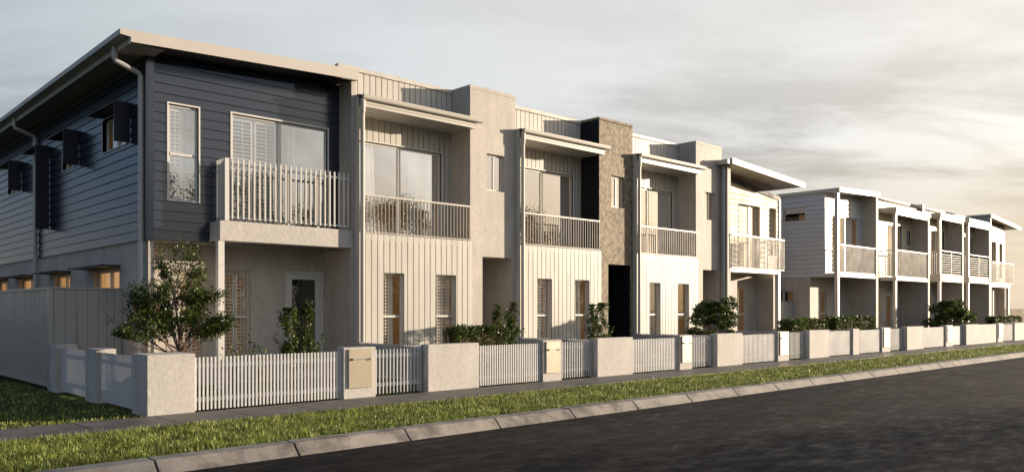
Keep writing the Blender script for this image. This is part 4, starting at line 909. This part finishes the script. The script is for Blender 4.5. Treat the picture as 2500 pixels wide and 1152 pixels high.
tc = nd(nt, 'ShaderNodeTexCoord'); gen = tc.outputs['Generated']
sx = nd(nt, 'ShaderNodeSeparateXYZ'); lk(nt, gen, sx.inputs[0])
def mth(op, a, b=None, c=None):
    n = nd(nt, 'ShaderNodeMath', operation=op)
    for i, v in enumerate((a, b, c)):
        if v is None: continue
        if isinstance(v, (int, float)): n.inputs[i].default_value = v
        else: lk(nt, v, n.inputs[i])
    return n.outputs[0]
el = mth('MAXIMUM', sx.outputs[2], 0.0)
den = mth('ADD', el, .22)
px, py = mth('DIVIDE', sx.outputs[0], den), mth('DIVIDE', sx.outputs[1], den)
# rotate so that streaks run across the view
ux = mth('ADD', mth('MULTIPLY', px, .727), mth('MULTIPLY', py, -.686)); uy = mth('ADD', mth('MULTIPLY', px, .686), mth('MULTIPLY', py, .727))
cv = nd(nt, 'ShaderNodeCombineXYZ'); lk(nt, mth('MULTIPLY', ux, .55), cv.inputs[0]); lk(nt, mth('MULTIPLY', uy, 1.25), cv.inputs[1])
n1 = nd(nt, 'ShaderNodeTexNoise', Scale=2.3, Detail=10.0, Roughness=.6, Distortion=.35); lk(nt, cv.outputs[0], n1.inputs['Vector'])
n2 = nd(nt, 'ShaderNodeTexNoise', Scale=.62, Detail=3.0, Roughness=.5); n2.inputs['Vector'].default_value = (0,0,0); 
va = nd(nt, 'ShaderNodeVectorMath', operation='ADD'); lk(nt, cv.outputs[0], va.inputs[0]); va.inputs[1].default_value = (3.7, 8.1, 0); lk(nt, va.outputs[0], n2.inputs['Vector'])
dp = nd(nt, 'ShaderNodeVectorMath', operation='DOT_PRODUCT'); lk(nt, gen, dp.inputs[0]); dp.inputs[1].default_value = sd
sunness = dp.outputs['Value']
sn = mth('MULTIPLY_ADD', sunness, .5, .5)
warm = ramp(nt, sn, [(.0, (.8, 1.25, 2.1)), (.27, (1.1, 1.55, 2.25)), (.38, (3.0, 3.25, 3.45)), (.55, (4.1, 4.3, 4.4)), (.68, (4.7, 4.7, 4.65)), (.80, (5.1, 4.95, 4.75)), (.89, (5.9, 5.65, 5.2)), (.94, (9, 8.4, 7.4)), (1.0, (17.0, 14.0, 10))])
cdark = ramp(nt, sn, [(.0, (.5, .75, 1.2)), (.27, (.6, .85, 1.2)), (.38, (1.5, 1.63, 1.8)), (.55, (2.9, 2.98, 3.05)), (.68, (2.8, 2.7, 2.62)), (.80, (2.5, 2.3, 2.1)), (.89, (3.1, 2.75, 2.35)), (.94, (7.0, 6.4, 5.6)), (1.0, (8.0, 6.0, 4.0))])
cf = ramp(nt, mth('ADD', mth('MULTIPLY', n1.outputs['Fac'], .8), mth('MULTIPLY', n2.outputs['Fac'], .3)), [(.47, 0.0), (.54, .45), (.62, 1.0)])
low = ramp(nt, el, [(.0, .7), (.1, 1.0), (.2, .75), (.3, .25), (1.0, .12)])
cloudmix = nd(nt, 'ShaderNodeMix', data_type='RGBA'); lk(nt, mth('MULTIPLY', cf.outputs[0], low.outputs[0]), cloudmix.inputs[0]); lk(nt, warm.outputs[0], cloudmix.inputs[6]); lk(nt, cdark.outputs[0], cloudmix.inputs[7])
hz = ramp(nt, el, [(.0, .9), (.09, .7), (.19, 0.0)])
hzc = ramp(nt, sn, [(.0, (2.0, 1.8, 1.65)), (.35, (2.2, 2.1, 2.0)), (.5, (2.6, 2.5, 2.4)), (.8, (3.7, 3.25, 2.8)), (1.0, (6, 4.8, 3.4))])
hm = nd(nt, 'ShaderNodeMix', data_type='RGBA'); lk(nt, hz.outputs[0], hm.inputs[0]); lk(nt, cloudmix.outputs[2], hm.inputs[6]); lk(nt, hzc.outputs[0], hm.inputs[7]); cloudmix = hm
zen = ramp(nt, el, [(.42, 0.0), (.75, 1.0)])
zm = nd(nt, 'ShaderNodeMix', data_type='RGBA'); lk(nt, zen.outputs[0], zm.inputs[0]); lk(nt, cloudmix.outputs[2], zm.inputs[6]); zm.inputs[7].default_value = (1.0, 1.45, 2.3, 1)
fin = nd(nt, 'ShaderNodeMix', data_type='RGBA'); fin.inputs[0].default_value = .88; lk(nt, sky.outputs[0], fin.inputs[6]); lk(nt, zm.outputs[2], fin.inputs[7])
lk(nt, fin.outputs[2], bg.inputs[0])

# ------------------------------------------------------------------ CAMERA
cam = bpy.data.cameras.new('camera'); co_ = bpy.data.objects.new('camera', cam); COL.objects.link(co_)
TH = R(46.6606); fwd = Vector((math.cos(TH), math.sin(TH), 0))
co_.location = (0, 0, 1.75); co_.rotation_euler = fwd.to_track_quat('-Z', 'Y').to_euler()
cam.sensor_width = 36; cam.lens = 1981.67/2500*36; cam.shift_x = 0; cam.shift_y = (755-576)/2500; cam.clip_end = 3000; cam.clip_start = .05
scn.camera = co_
scn.view_settings.view_transform = 'Standard'; scn.view_settings.look = 'None'; scn.view_settings.exposure = .86; scn.view_settings.gamma = 1
scn.cycles.max_bounces = 8; scn.cycles.transparent_max_bounces = 12
